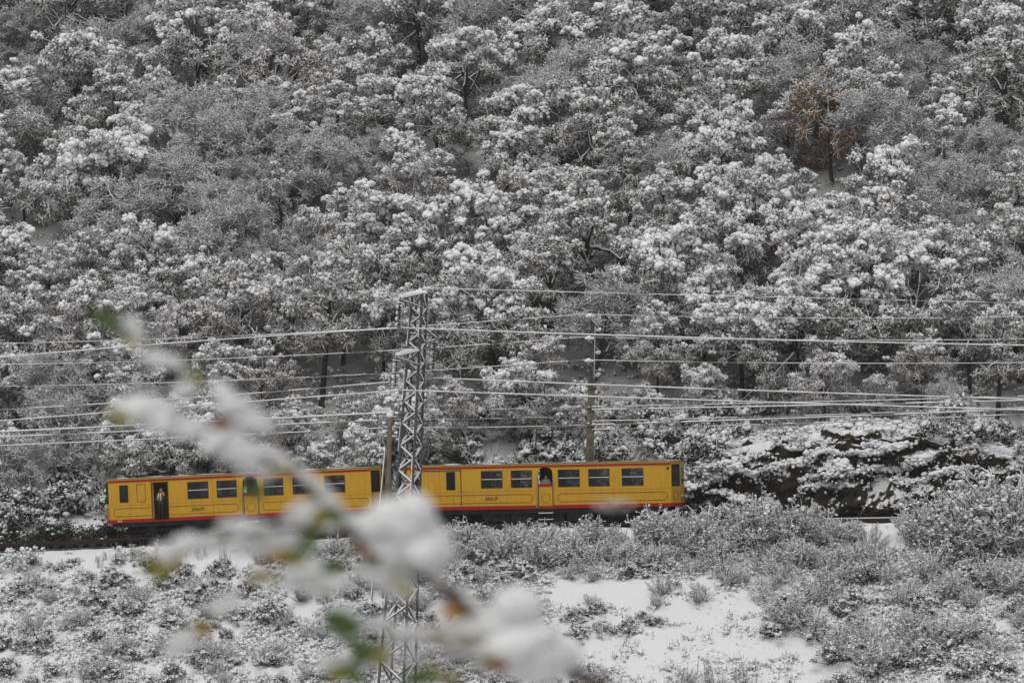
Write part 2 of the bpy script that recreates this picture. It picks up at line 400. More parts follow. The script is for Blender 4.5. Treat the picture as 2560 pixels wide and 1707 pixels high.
def trackside():
    m = MB(); P0 = []
    for k in range(2600):
        s = rng.uniform(-50, 24); v = rng.uniform(2.3, 3.3)
        if s > -2 and v > 2.6: continue
        p = tw(s, v); P0.append((p.x, p.y, ground(p.x, p.y) + rng.uniform(0, .75)))
    P0 = np.array(P0); N = len(P0); k = 26
    c = P0[:, None] + rng.normal(size=(N, k, 3)) * [.16, .12, .16]
    m.leaves(c.reshape(-1, 3), .06, rng, 1)
    sel = (rng.random(N) < .16) | (P0[:, 2] > 99)
    m.lumps(P0[sel] + [0, 0, .15], rng.uniform(.06, .15, sel.sum()), rng, 0, 1, .2, .7)
    tag(m.build('trackside_brush', [SNOW, DARKLEAF]), 'dark ivy and brush in the shelter behind the track', 'brush', kind='stuff')
trackside()
# track bed with sleepers, running rails and the side conductor rail
BED = noisy('track_ballast', [(0.35, (0.03, 0.028, 0.026)), (0.55, (0.09, 0.085, 0.08)), (0.66, (0.10, 0.095, 0.09)), (0.74, (0.7, 0.7, 0.72))], 3.0, 0.95, detail=9, bump=0.8)
RAIL = mat('rail_steel', (0.045, 0.032, 0.026), 0.6, 0.5)
SLEEPER = noisy('sleeper_wood', [(0.4, (0.05, 0.045, 0.04)), (0.7, (0.1, 0.09, 0.08))], 4)
def strip(name, v0, v1, z0, z1, m, s0=-60, s1=60, st=1.0, mts=None, snow=0.0):
    b = MB(); n = int((s1 - s0) / st); prof = [(v0, z0), (v0, z1), (v1, z1), (v1, z0)]
    vs = []
    for i in range(n + 1):
        s = s0 + (s1 - s0) * i / n
        for v, z in prof: vs.append(tw(s, v, zr(s) + z)[:])
    fs = [[i * 4 + k, i * 4 + (k + 1) % 4, i * 4 + 4 + (k + 1) % 4, i * 4 + 4 + k] for i in range(n) for k in range(4)]
    b.add(vs, fs, 0); b.add(vs[:4], [[0, 1, 2, 3]]); b.add(vs[-4:], [[3, 2, 1, 0]])
    return b.build(name, m)
bedo = structure(strip('track_bed', -2.15, 2.2, -0.6, -0.27, [BED]))
slb = MB()
for i in range(-70, 90):
    s = i * 0.65; p = tw(s, 0, zr(s) - 0.20)
    slb.box(p[:], (0.12, 1.0, 0.09), 0, [[U.x, V_.x, 0], [U.y, V_.y, 0], [0, 0, 1]])
sl = slb.build('sleepers', [SLEEPER], bedo); sl['kind'] = 'stuff'
for v, lab in ((-0.5, 'near running rail of the snowy track under the yellow train'), (0.5, 'far running rail of the snowy track under the yellow train')):
    tag(strip('rail', v - 0.035, v + 0.035, -0.12, 0.0, [RAIL]), lab, 'rail', 'running rails of the line')
tag(strip('conductor_rail', -1.30, -1.22, 0.02, 0.14, [RAIL]), 'dark conductor rail with white snow cap along the near side of the track', 'rail')
cr = bpy.data.objects['conductor_rail']
b = MB()
strip_s = strip('snow_cap', -1.315, -1.205, 0.142, 0.19, [SNOW], 1.5, 60); strip_s.parent = cr

# ================================================================ VEGETATION
def curve3(a, b, c, n):
    return [a * (1 - t) ** 2 + b * 2 * t * (1 - t) + c * t * t for t in [i / n for i in range(n + 1)]]
def tree_proto(seed, H=5.4, Rr=2.1, kind='oak', leaf=LEAF, lobes=8, per=12, snow=1.0, lean=0.3):
    rng = np.random.default_rng(seed); rnd = random.Random(seed)
    root = empty('oak_tree' if kind == 'oak' else 'bare_tree' if kind == 'bare' else 'pine_tree')
    tm = MB(); cm = MB()
    th = H * rnd.uniform(0.50, 0.62); lx, ly = rnd.uniform(-lean, lean), rnd.uniform(-lean, lean)
    top = Vector((lx, ly, th)); mid = Vector((lx * 0.2 + rnd.uniform(-.12, .12), ly * .2, th * 0.5))
    tr = curve3(Vector((0, 0, -0.5)), mid, top, 6); r0 = 0.105 * H / 5.4
    tm.tube(tr, [r0 * (1.25 - 0.75 * i / 6) for i in range(7)], 7, 0)
    ends = []; segs = []
    for i in range(lobes):
        az = i * 2.399 + rnd.uniform(-.4, .4); u = rnd.uniform(0.35, 1.0)
        zt = rnd.uniform(-0.95, 0.9); rr = Rr * math.sqrt(max(0.05, 1 - zt * zt * 0.75)) * rnd.uniform(0.5, 1.0)
        if i == 0: zt, rr = 1.0, 0.2
        e = Vector((lx + math.cos(az) * rr, ly + math.sin(az) * rr, H * 0.60 + zt * H * 0.32))
        t0 = rnd.uniform(0.45, 0.98); st = tr[min(6, int(t0 * 6) + 1)]
        ctl = (st + e) / 2 + Vector((rnd.uniform(-.3, .3), rnd.uniform(-.3, .3), rnd.uniform(0.0, 0.5)))
        pts = curve3(st, ctl, e, 6)
        for q in pts[1:-1]: q += Vector((rnd.uniform(-.07, .07), rnd.uniform(-.07, .07), rnd.uniform(-.06, .06)))
        br = r0 * rnd.uniform(0.45, 0.62)
        rad = [br * (1 - 0.72 * k / 6) for k in range(7)]
        tm.tube(pts, rad, 5, 0, cap=False)
        # snow lying on the limb
        tm.tube([q + Vector((0, 0, rad[k] * 0.8)) for k, q in enumerate(pts)][1:], [max(0.030, r * 1.05) for r in rad][1:], 5, 1, cap=False)
        ends.append((pts, e))
    cc = []; cr_ = []
    for pts, e in ends:
        n = int(per * rnd.uniform(0.7, 1.3))
        for k in range(n):
            o = Vector((rnd.gauss(0, Rr * 0.24), rnd.gauss(0, Rr * 0.24), rnd.gauss(0, Rr * 0.21)))
            c = e + o; cc.append(c); cr_.append(rnd.uniform(0.16, 0.42))
            s0 = pts[rnd.choice((3, 4, 5, 6))]
            m_ = (s0 + c) / 2 + Vector((0, 0, rnd.uniform(0, .15)))
            segs += [(s0, m_, 0.02), (m_, c, 0.013)]
    allp = [q for pts, e in ends for q in pts[2:]]
    for k in range(int(lobes * per * .62)):      # leafy dome over the limbs, with gaps
        d = Vector((rnd.gauss(0, 1), rnd.gauss(0, 1), rnd.gauss(0, 1))).normalized()
        if d.z < -.45 or noise.noise(d * 1.9 + Vector((seed, 0, 0))) < -.08: continue
        f = rnd.uniform(.72, 1.03) * (1 + .22 * noise.noise(d * 1.5 + Vector((0, seed, 0))))
        c = Vector((lx + d.x * Rr * 1.02 * f, ly + d.y * Rr * 1.02 * f, H * .57 + d.z * H * .42 * f)); cc.append(c); cr_.append(rnd.uniform(.2, .42))
        s0 = min(allp, key=lambda q: (q - c).length_squared); m_ = (s0 + c) / 2 + Vector((0, 0, .08)); segs += [(s0, m_, 0.02), (m_, c, 0.012)]
    p0 = np.array([a[:] for a, b, r in segs]); p1 = np.array([b[:] for a, b, r in segs]); rr = np.array([r for a, b, r in segs])
    tm.twigs(p0, p1, rr, 0); tm.twigs(p0 + [0, 0, .024], p1 + [0, 0, .022], rr * 1.35, 1)
    cc = np.array([c[:] for c in cc]); cr_ = np.array(cr_); N = len(cc)
    if kind == 'oak':
        nl = 46
        o = rng.normal(size=(N, nl, 3)); o /= np.linalg.norm(o, axis=2)[:, :, None]
        o *= (rng.uniform(0.15, 1.05, (N, nl, 1)) ** 0.6) * cr_[:, None, None] * np.array([1.15, 1.15, 0.85])
        o[:, :, 2] -= 0.05
        cm.leaves((cc[:, None] + o).reshape(-1, 3), 0.052, rng, 0)
        # fine twig tips
        k = 8; d = rng.normal(size=(N, k, 3)); d /= np.linalg.norm(d, axis=2)[:, :, None]
        a = np.repeat(cc[:, None], k, 1); b = a + d * cr_[:, None, None] * 1.25
        cm.twigs(a.reshape(-1, 3), b.reshape(-1, 3), 0.012, 2); cm.twigs((a + [0, 0, .018]).reshape(-1, 3), (b + [0, 0, .018]).reshape(-1, 3), 0.022, 1, r1=.016)
        # snow cushions over every clump: a few broad ones on top, many small ones round the sides
        hgt = np.clip((cc[:, 2] - H * .38) / (H * .42), 0, 1)[:, None]; load = rng.uniform(0.5, 1.2, (N, 1)) * (.28 + .92 * hgt)
        for ns, r0_, r1_, zb, zm, sub in ((int(2.5 * snow + .5), .075, .12, .55, .6, 2), (int(28 * snow), .03, .078, .42, .75, 1)):
            d = rng.normal(size=(N, ns, 3)); d[:, :, 2] = d[:, :, 2] * zm + zb; d /= np.linalg.norm(d, axis=2)[:, :, None]
            c = cc[:, None] + d * (cr_[:, None, None] * rng.uniform(0.55, 1.0, (N, ns, 1))) * np.array([1.1, 1.1, 0.85])
            cm.lumps(c.reshape(-1, 3), (rng.uniform(r0_, r1_, (N, ns)) * load * (0.55 + 0.45 * snow)).ravel(), rng, 1, sub, 0.32 if sub == 1 else .26, 0.95)
        # small snow on single leaves
        ns = int(34 * snow); d = rng.normal(size=(N, ns, 3)); d /= np.linalg.norm(d, axis=2)[:, :, None]; d[:, :, 2] = d[:, :, 2] * 0.8 + 0.12
        c = cc[:, None] + d * cr_[:, None, None] * rng.uniform(0.6, 1.15, (N, ns, 1))
        cm.leaves(c.reshape(-1, 3), 0.042, rng, 1, flat=0.8, asp=0.8)
    elif kind == 'bare':
        k = 36; d = rng.normal(size=(N, k, 3)); d[:, :, 2] = d[:, :, 2] * .7 + 0.35; d /= np.linalg.norm(d, axis=2)[:, :, None]
        a = cc[:, None] + rng.normal(size=(N, k, 3)) * 0.12; b = a + d * cr_[:, None, None] * rng.uniform(0.6, 1.5, (N, k, 1))
        A, B = a.reshape(-1, 3), b.reshape(-1, 3)
        cm.twigs(A, B, 0.012, 2); sl_ = rng.random(len(A)) < .92; cm.twigs(A[sl_] + [0, 0, .014], B[sl_] + [0, 0, .014], 0.019, 3)
        M = A + (B - A) * rng.uniform(0.3, 0.8, (len(A), 1)); d2 = rng.normal(size=(len(A), 3)); d2[:, 2] += .3
        B2 = M + d2 / np.linalg.norm(d2, axis=1)[:, None] * rng.uniform(0.06, 0.18, (len(A), 1))
        cm.twigs(M, B2, 0.016, 3)
        sel = rng.random(len(A)) < 0.26
        cm.lumps(M[sel], rng.uniform(0.025, 0.06, sel.sum()), rng, 1, 1, 0.25, 0.7)
    tm.build('trunk', [BARK, SNOW], root)
    cm.build('crown', [leaf, SNOW, DTWIG, FROST], root)
    return root
def shrub_proto(seed, H=1.5, Rr=0.8, kind='twiggy', leaf=DARKLEAF, dens=1.0):
    rng = np.random.default_rng(seed)
    root = empty({'twiggy': 'frosted_shrub', 'leafy': 'leafy_shrub', 'weed': 'dry_weed'}[kind]); m = MB(); st_ = MB()
    if kind == 'twiggy':
        n = int(22 * dens); az = rng.uniform(0, 6.28, n); tilt = rng.uniform(0.05, 0.95, n); L = H * rng.uniform(0.65, 1.1, n)
        base = np.stack([rng.normal(0, Rr * .22, n), rng.normal(0, Rr * .22, n), np.full(n, -0.1)], 1)
        dr = np.stack([np.cos(az) * np.sin(tilt), np.sin(az) * np.sin(tilt), np.cos(tilt)], 1)
        mid = base + dr * (L * 0.5)[:, None] + rng.normal(size=(n, 3)) * 0.05
        dr2 = dr + rng.normal(size=(n, 3)) * 0.22; dr2[:, 2] -= 0.12 * tilt
        end = mid + dr2 / np.linalg.norm(dr2, axis=1)[:, None] * (L * 0.5)[:, None]
        for a, b, r in ((base, mid, 0.024), (mid, end, 0.018)):
            st_.twigs(a, b, r, 2); st_.twigs(a + [0, 0, .016], b + [0, 0, .016], r * 1.1, 3)
        for (a, b, k, l0, r) in ((base, mid, 7, 0.36, 0.016), (mid, end, 10, 0.28, 0.014)):
            t = rng.uniform(0.15, 1, (n, k, 1)); q = a[:, None] + (b - a)[:, None] * t
            d = rng.normal(size=(n, k, 3)); d[:, :, 2] = d[:, :, 2] * 0.6 + 0.55; d /= np.linalg.norm(d, axis=2)[:, :, None]
            e = q + d * rng.uniform(0.3, 1.1, (n, k, 1)) * l0
            A, B = q.reshape(-1, 3), e.reshape(-1, 3)
            m.twigs(A, B, r * 0.8, 2); sl_ = rng.random(len(A)) < .88; m.twigs(A[sl_] + [0, 0, .012], B[sl_] + [0, 0, .012], r * 1.3, 3)
            k2 = 3; t = rng.uniform(.3, 1, (len(A), k2, 1)); Q = A[:, None] + (B - A)[:, None] * t
            d = rng.normal(size=Q.shape); d[:, :, 2] = d[:, :, 2] * .6 + .4; E = Q + d / np.linalg.norm(d, axis=2)[:, :, None] * rng.uniform(.04, .14, (len(A), k2, 1))
            sq = rng.random(len(A) * k2) < .8; m.twigs(Q.reshape(-1, 3)[sq], E.reshape(-1, 3)[sq], 0.014, 3); m.twigs(Q.reshape(-1, 3)[~sq], E.reshape(-1, 3)[~sq], 0.010, 2)
            lc = base[:, None] + (mid - base)[:, None] * rng.uniform(.1, 1, (n, 4, 1)) + rng.normal(size=(n, 4, 3)) * .09; m.leaves(lc.reshape(-1, 3), .045, rng, 2)
            sel = rng.random(len(A)) < 0.42
            m.lumps(B[sel], rng.uniform(0.025, 0.07, sel.sum()), rng, 1, 1, .25, .7)
        for q in range(5):
            a0 = rng.uniform(0, 6.28); Lh = H * rng.uniform(.6, 1.05); rr_ = rng.uniform(.2, 1.0)
            pts_ = curve3(Vector((0, 0, 0)), Vector((math.cos(a0) * rr_ * .3, math.sin(a0) * rr_ * .3, Lh * .7)), Vector((math.cos(a0) * rr_ * .8, math.sin(a0) * rr_ * .8, Lh * rng.uniform(.8, 1.1))), 6)
            pts_ = [p + Vector((rng.normal() * .03, rng.normal() * .03, 0)) for p in pts_]
            m.tube(pts_, [.013] * 7, 4, 2, cap=False); m.tube([p + Vector((0, 0, .02)) for p in pts_], [.022, .024, .024, .022, .02, .018, .012], 5, 3, cap=False)
    elif kind == 'leafy':
        N = int(26 * dens); cc = np.stack([rng.normal(0, Rr * .5, N), rng.normal(0, Rr * .5, N), rng.uniform(0.05, 1, N) ** .8 * H * .8], 1)
        rad = np.sqrt(cc[:, 0] ** 2 + cc[:, 1] ** 2); cc[:, 2] *= np.clip(1.15 - rad / Rr * .55, .2, 1.1)
        cr_ = rng.uniform(0.14, 0.30, N)
        st_.twigs(np.zeros((N, 3)) + [0, 0, -.1], cc, 0.018, 2)
        nl = 50; o = rng.normal(size=(N, nl, 3)); o /= np.linalg.norm(o, axis=2)[:, :, None]; o *= rng.uniform(.2, 1, (N, nl, 1)) * cr_[:, None, None]
        m.leaves((cc[:, None] + o).reshape(-1, 3), 0.042, rng, 0)
        ns = 10; d = rng.normal(size=(N, ns, 3)); d[:, :, 2] = np.abs(d[:, :, 2]) + .1; d /= np.linalg.norm(d, axis=2)[:, :, None]
        c = cc[:, None] + d * cr_[:, None, None] * rng.uniform(.5, 1.05, (N, ns, 1))
        ld = rng.uniform(0.3, 1.25, (N, 1)) * np.ones((N, ns))
        m.lumps(c.reshape(-1, 3), (rng.uniform(.03, .085, (N, ns)) * ld).ravel(), rng, 1, 1, .22, .75)
        ns = 24; d = rng.normal(size=(N, ns, 3)); d /= np.linalg.norm(d, axis=2)[:, :, None]; d[:, :, 2] += .15
        m.leaves((cc[:, None] + d * cr_[:, None, None]).reshape(-1, 3), 0.034, rng, 1, flat=.8, asp=.8)
        a = cc[rng.integers(0, N, 60)]; d = rng.normal(size=(60, 3)); d[:, 2] += .8
        b = a + d / np.linalg.norm(d, axis=1)[:, None] * .42; m.twigs(a, b, .011, 3)
    else:
        n = int(9 * dens); b = np.stack([rng.normal(0, Rr * .4, n), rng.normal(0, Rr * .4, n), np.full(n, -.1)], 1)
        L = H * rng.uniform(.6, 1.05, n); d = rng.normal(size=(n, 3)) * .13; d[:, 2] = 1; e = b + d * L[:, None]
        st_.twigs(b, e, 0.016, 3, r1=0.013); st_.twigs(b + [.012, 0, 0], e + [.008, 0, 0], 0.010, 2)
        k = 9; t = rng.uniform(.35, 1, (n, k, 1)); q = b[:, None] + (e - b)[:, None] * t
        dd = rng.normal(size=(n, k, 3)); dd[:, :, 2] = np.abs(dd[:, :, 2]) * .5 + .3; f = q + dd / np.linalg.norm(dd, axis=2)[:, :, None] * rng.uniform(.04, .16, (n, k, 1))
        m.twigs(q.reshape(-1, 3), f.reshape(-1, 3), .012, 3)
        sel = rng.random(n * k) < .5
        m.lumps(f.reshape(-1, 3)[sel], rng.uniform(.02, .045, sel.sum()), rng, 1, 1, .25, 1.0)
        m.leaves(q.reshape(-1, 3), .035, rng, 0)
    st_.build('stem', [leaf, SNOW, DTWIG, FROST], root)
    m.build('foliage', [leaf, SNOW, DTWIG, FROST], root)
    return root

protos = {
    'oak': [tree_proto(101 + i, 5.0 + 0.3 * (i % 3), 1.8 + 0.12 * (i % 4), lobes=9 + i % 3, per=13, snow=1.1 + 0.1 * (i % 2)) for i in range(6)],
    'brown': [tree_proto(201 + i, 5.0, 1.9, leaf=BROWN, lobes=8, per=12, snow=0.8) for i in range(3)],
    'bare': [tree_proto(301 + i, 4.8 + .5 * (i % 2), 1.9, 'bare', lobes=9, per=12) for i in range(4)],
    'tall': [tree_proto(401 + i, 6.6, 1.45, lobes=9, per=8, snow=0.75, lean=.15) for i in range(2)],
    'gold': [tree_proto(501, 4.6, 1.9, leaf=GOLD, lobes=9, per=14, snow=0.16)],
    'olive': [tree_proto(601, 4.2, 2.0, leaf=OLIVE, lobes=8, per=11, snow=0.4)],
}
used = set()
def place(plist, key, loc, rz, scl, tilt=(0, 0)):
    if id(plist[key]) in used: o = copy_tree(plist[key])
    else: o = plist[key]; used.add(id(plist[key]))
    o.location = loc; o.rotation_euler = (tilt[0], tilt[1], rz)
    o.scale = scl if hasattr(scl, '__len__') else (scl, scl, scl)
    return o
rnd = random.Random(42)
clear = [(1725, 760, 120, 62), (1345, 900, 80, 70), (1290, 860, 30, 40), (560, 770, 40, 28), (1120, 500, 40, 30), (300, 935, 40, 30), (1880, 660, 50, 30),
         (640, 975, 45, 25), (1000, 620, 30, 30), (1230, 420, 55, 30), (960, 215, 45, 30), (2095, 560, 120, 88), (1740, 640, 60, 40), (1150, 1075, 100, 30)]
def cleared(px, py):
    return any(((px - a) / c) ** 2 + ((py - b) / d) ** 2 < 1 for a, b, c, d in clear)
heroes = [(385, 850, 'oak'), (735, 945, 'oak'), (962, 955, 'oak'), (1238, 925, 'oak'), (1365, 905, 'tall'), (1155, 880, 'oak'), (1620, 905, 'oak'), (2108, 985, 'oak'),
          (2390, 905, 'tall'), (2425, 985, 'tall'), (1830, 672, 'oak'), (1945, 668, 'oak'), (1585, 640, 'tall'), (2080, 465, 'gold'), (150, 770, 'olive'), (1510, 730, 'oak'),
          (710, 650, 'tall'), (240, 1015, 'brown'), (850, 640, 'oak'), (420, 420, 'brown'), (600, 330, 'bare'), (1110, 290, 'bare'), (280, 120, 'bare'), (540, 560, 'bare'),
          (2200, 420, 'brown'), (1975, 440, 'brown'), (1890, 920, 'oak'), (1480, 960, 'bare'), (720, 1130, 'brown'), (860, 1150, 'brown'), (600, 1160, 'bare'), (330, 1185, 'bare')]
pts = []
for px, py, k in heroes:
    p = ray_ground(px, py); pts.append((p.x, p.y, k))
cells = {}
def near(x, y, dmin):
    return any((x - a) ** 2 + (y - b) ** 2 < dmin * dmin for a, b, _ in pts)
tries = 0
while len(pts) < 299 and tries < 60000:
    tries += 1
    s = rnd.uniform(-58, 32); v = rnd.uniform(4.5, 57)
    p = tw(s, v); x, y = p.x, p.y
    z = ground(x, y); px, py = PX((x, y, z))
    if px < -130 or px > 2690: continue
    if s > -4.5 and v < (10.5 if s < -1 else 8.8) + 2 * noise.noise(Vector((s * .2, 0, 0))): continue       # snow bank and cutting
    if -12 < s <= -4.5 and v < 8.5: continue
    if cleared(px, py): continue
    dm = (2.5 if v < 24 else 2.85) + 0.6 * noise.noise(Vector((x * .12, y * .12, 5)))
    if near(x, y, dm): continue
    pts.append((x, y, None))
print('trees', len(pts), tries)
look = {'oak': 'snow-laden oak', 'brown': 'brown-leaved oak dusted with snow', 'bare': 'pale frosted leafless tree', 'tall': 'tall slender tree with dark trunk',
        'gold': 'golden-leaved tree', 'olive': 'olive-green tree'}
bands = [(-400, 150, 'along the top edge of the photo'), (150, 330, 'high on the hillside'), (330, 520, 'on the upper slope'), (520, 700, 'on the middle slope'),
         (700, 860, 'on the lower slope'), (860, 1000, 'near the foot of the wood'), (1000, 1500, 'just behind the railway')]
zones = [(-500, 330, 'at the far left'), (330, 640, "above the left carriage's open door"), (640, 940, "above the left carriage's cab"), (940, 1200, 'in line with the pylon'),
         (1200, 1480, 'left of the concrete pole'), (1480, 1760, "above the right carriage's cab"), (1760, 2120, 'above the rock cutting'), (2120, 3200, 'at the far right')]
zn2 = {'left of the concrete pole': 'between pylon and concrete pole'}
info = []
for x, y, k in pts:
    z = ground(x, y); px, py = PX((x, y, z))
    if k is None:
        f = noise.noise(Vector((px * 0.0022, py * 0.0030, 4.2))); q = rnd.random()
        if f > 0.10: k = 'bare' if q < 0.5 else 'oak' if q < 0.8 else 'brown' if q < .92 else 'tall'
        elif f < -0.16: k = 'brown' if q < 0.42 else 'oak' if q < 0.9 else 'tall'
        else: k = 'oak' if q < 0.60 else 'bare' if q < 0.74 else 'brown' if q < 0.88 else 'tall'
        if px < 900 and py < 700 and rnd.random() < 0.25: k = 'bare'
    sc_ = rnd.uniform(0.62, 1.22) * (0.9 if py > 1050 else 1.0)
    if py > 1050 and PX((x, y, z))[0] > 640: sc_ *= 0.8
    if k == 'gold': sc_ = 1.15
    info.append((px, py, x, y, z, k, sc_))
info.sort(key=lambda t: t[0])
cnt = {}; tot = {}
def cell(px, py):
    b = next(i for i, q in enumerate(bands) if q[0] <= min(max(py, -399), 1499) < q[1]); z_ = next(i for i, q in enumerate(zones) if q[0] <= px < q[1]); return b, z_
for t in info:
    key = (cell(t[0], t[1] - 120), t[5]); tot[key] = tot.get(key, 0) + 1
ORD = ['first', 'second', 'third', 'fourth', 'fifth', 'sixth', 'seventh', 'eighth', 'ninth', 'tenth', 'eleventh', 'twelfth', 'thirteenth', 'fourteenth', 'fifteenth', 'sixteenth', 'seventeenth', 'eighteenth', 'nineteenth', 'twentieth', 'twenty-first', 'twenty-second', 'twenty-third', 'twenty-fourth', 'twenty-fifth']
for px, py, x, y, z, k, sc_ in info:
    o = place(protos[k], rnd.randrange(len(protos[k])), (x, y, z - 0.05), rnd.uniform(0, 6.28), (sc_ * rnd.uniform(1.0, 1.28), sc_ * rnd.uniform(1.0, 1.28), sc_ * rnd.uniform(1.05, 1.25)), (rnd.uniform(-.12, .12), rnd.uniform(-.14, .14)))
    key = (cell(px, py - 120), k); i = cnt.get(key, 0); cnt[key] = i + 1
    lab = look[k]
    if tot[key] > 1: lab = f'{lab}, {ORD[min(i, len(ORD) - 1)]} from left,'
    lab += f' {bands[key[0][0]][2]}, {zones[key[0][1]][2]}'
    for a_, b_ in ((' dusted with snow', ''), (' with dark trunk', ''), (' of the photo', ''), (" carriage's", ' carriage'), (', in line with the pylon', ', above the pylon'), (' near the foot of the wood', ' at the wood foot'), (', above the left carriage open door', ', above the open carriage door'), (' just behind the railway', ' behind the railway'), (' from left,', ' from left'), (', above the', ' above the'), (' on the hillside', ' on hillside')):
        if len(lab.split()) > 16: lab = lab.replace(a_, b_)
    tag(o, lab, 'tree', {'oak': 'snow-laden oaks on the hillside', 'bare': 'frosted leafless trees on the hillside', 'brown': 'brown-leaved oaks on the hillside',
        'tall': 'tall slender trees on the hillside'}.get(k))
for kk in protos.values():
    for o in kk:
        if id(o) not in used:
            for ch in list(o.children): bpy.data.objects.remove(ch)
            bpy.data.objects.remove(o)

# ---- shrubs on the bank below the line and on the bank behind it
sp = {
    'twiggy': [shrub_proto(701 + i, 1.35 + .2 * i, .85, 'twiggy', BROWN) for i in range(4)],
    'leafy': [shrub_proto(801 + i, .75 + .12 * i, .75, 'leafy') for i in range(4)],
    'weed': [shrub_proto(901 + i, 1.0 + .2 * i, .5, 'weed', BROWN, dens=0.8 + .4 * i) for i in range(3)],
    'olive': [shrub_proto(951, 1.5, .95, 'leafy', OLIVE, dens=1.6)],
}
slook = {'twiggy': 'frosted twiggy shrub', 'leafy': 'snow-cushioned dark shrub', 'weed': 'snowy dry stalks', 'olive': 'olive-tinted bush'}
scat = {'twiggy': 'shrub', 'leafy': 'shrub', 'weed': 'weed', 'olive': 'bush'}
sinfo = []
def addshrub(px, py, k, sc_=1.0, rz=None):
    p = ray_ground(px, py); sinfo.append((px, py, p.x, p.y, p.z, k, sc_))
# dense frosted band below the train, centre to right
for i in range(34): addshrub(1075 + i * 26 + rnd.uniform(-14, 14), 1392 + rnd.uniform(-30, 34), 'twiggy', rnd.uniform(.55, 1.15))
for i in range(44): addshrub(rnd.uniform(1960, 2580), rnd.uniform(1370, 1700), 'twiggy', rnd.uniform(.75, 1.15))
for i in range(9): addshrub(rnd.uniform(2330, 2580), rnd.uniform(1330, 1420), 'twiggy', rnd.uniform(1.2, 1.6))
for i in range(10): addshrub(rnd.uniform(1700, 2050), rnd.uniform(1340, 1440), 'twiggy', rnd.uniform(.8, 1.15))
for px, py, q_ in ((1770, 1372, 1.3), (1850, 1370, 1.75), (1900, 1368, 1.9), (1960, 1370, 1.7), (2010, 1365, 1.5), (2060, 1365, 1.2), (2290, 1362, 1.5), (2350, 1365, 1.9), (2420, 1368, 2.2), (2480, 1365, 2.4), (2540, 1365, 2.3), (2510, 1390, 2.2), (1630, 1372, 1.5), (1690, 1372, 1.2)): addshrub(px, py, 'twiggy', q_ * rnd.uniform(.8, 1.05))
for i in range(26): addshrub(rnd.uniform(1080, 1700), rnd.uniform(1395, 1450), 'leafy', rnd.uniform(.6, 1.0))
addshrub(1965, 1555, 'olive', 1.0); addshrub(1930, 1590, 'leafy', .9); addshrub(2060, 1600, 'leafy', .9); addshrub(2080, 1640, 'leafy', .8)
for i in range(9): addshrub(rnd.uniform(1430, 1640), rnd.uniform(1535, 1600), 'leafy', rnd.uniform(.5, .8))
for i in range(112): addshrub(rnd.uniform(0, 1290), rnd.uniform(1440, 1770) if i % 5 else rnd.uniform(1420, 1520), 'leafy', rnd.uniform(.55, 1.05))
for i in range(40): addshrub(rnd.uniform(60, 1290), rnd.uniform(1450, 1720), 'twiggy', rnd.uniform(.45, .75))
for i in range(26): addshrub(rnd.uniform(2080, 2580), rnd.uniform(1450, 1770), 'leafy', rnd.uniform(.8, 1.2))
for i in range(26): addshrub(rnd.uniform(0, 640), rnd.uniform(1398, 1430), 'leafy' if i % 3 else 'weed', rnd.uniform(.3, .6))
for i in range(12): addshrub(rnd.uniform(640, 1080), rnd.uniform(1385, 1420), 'twiggy', rnd.uniform(.4, .8))
for i in range(8): addshrub(rnd.uniform(1350, 1850), rnd.uniform(1690, 1800), 'leafy', rnd.uniform(.5, .9))
for i in range(16): addshrub(rnd.uniform(1400, 2060), rnd.uniform(1430, 1520), 'twiggy', rnd.uniform(.35, .75))
for i in range(8): addshrub(rnd.uniform(2020, 2260), rnd.uniform(1350, 1430), 'twiggy', rnd.uniform(.5, .85))
for i in range(14): addshrub(rnd.uniform(1080, 1700), rnd.uniform(1352, 1378), 'twiggy', rnd.uniform(.35, .8))
for i in range(6): addshrub(rnd.uniform(1350, 1850), rnd.uniform(1690, 1780), 'twiggy', rnd.uniform(.5, .7))
for px, py, s_ in ((330, 1405, .9), (350, 1400, .7), (395, 1400, .8), (500, 1395, 1.1), (560, 1400, .6), (1180, 1380, 1.2), (1225, 1375, 1.0), (1300, 1370, 1.0), (1330, 1375, .9), (1380, 1370, .8), (1465, 1370, 1.5), (1475, 1370, 1.1), (1540, 1370, 1.3), (1600, 1360, 1.2),
                   (1625, 1360, 1.5), (1650, 1355, 1.4), (1670, 1355, 1.2), (890, 1390, 1.4), (930, 1390, .8), (1010, 1385, .8), (1060, 1390, .8), (1100, 1385, .9), (230, 1480, .9), (190, 1500, .9), (2050, 1350, .9), (2130, 1350, .8),
                   (1770, 1720, 1.4), (1800, 1730, 1.2), (1850, 1720, 1.3), (1500, 1600, .8), (1720, 1440, .8), (260, 1400, .5), (1420, 1372, .9), (1255, 1374, .9), (1560, 1365, .9)):
    addshrub(px, py, 'weed', s_)
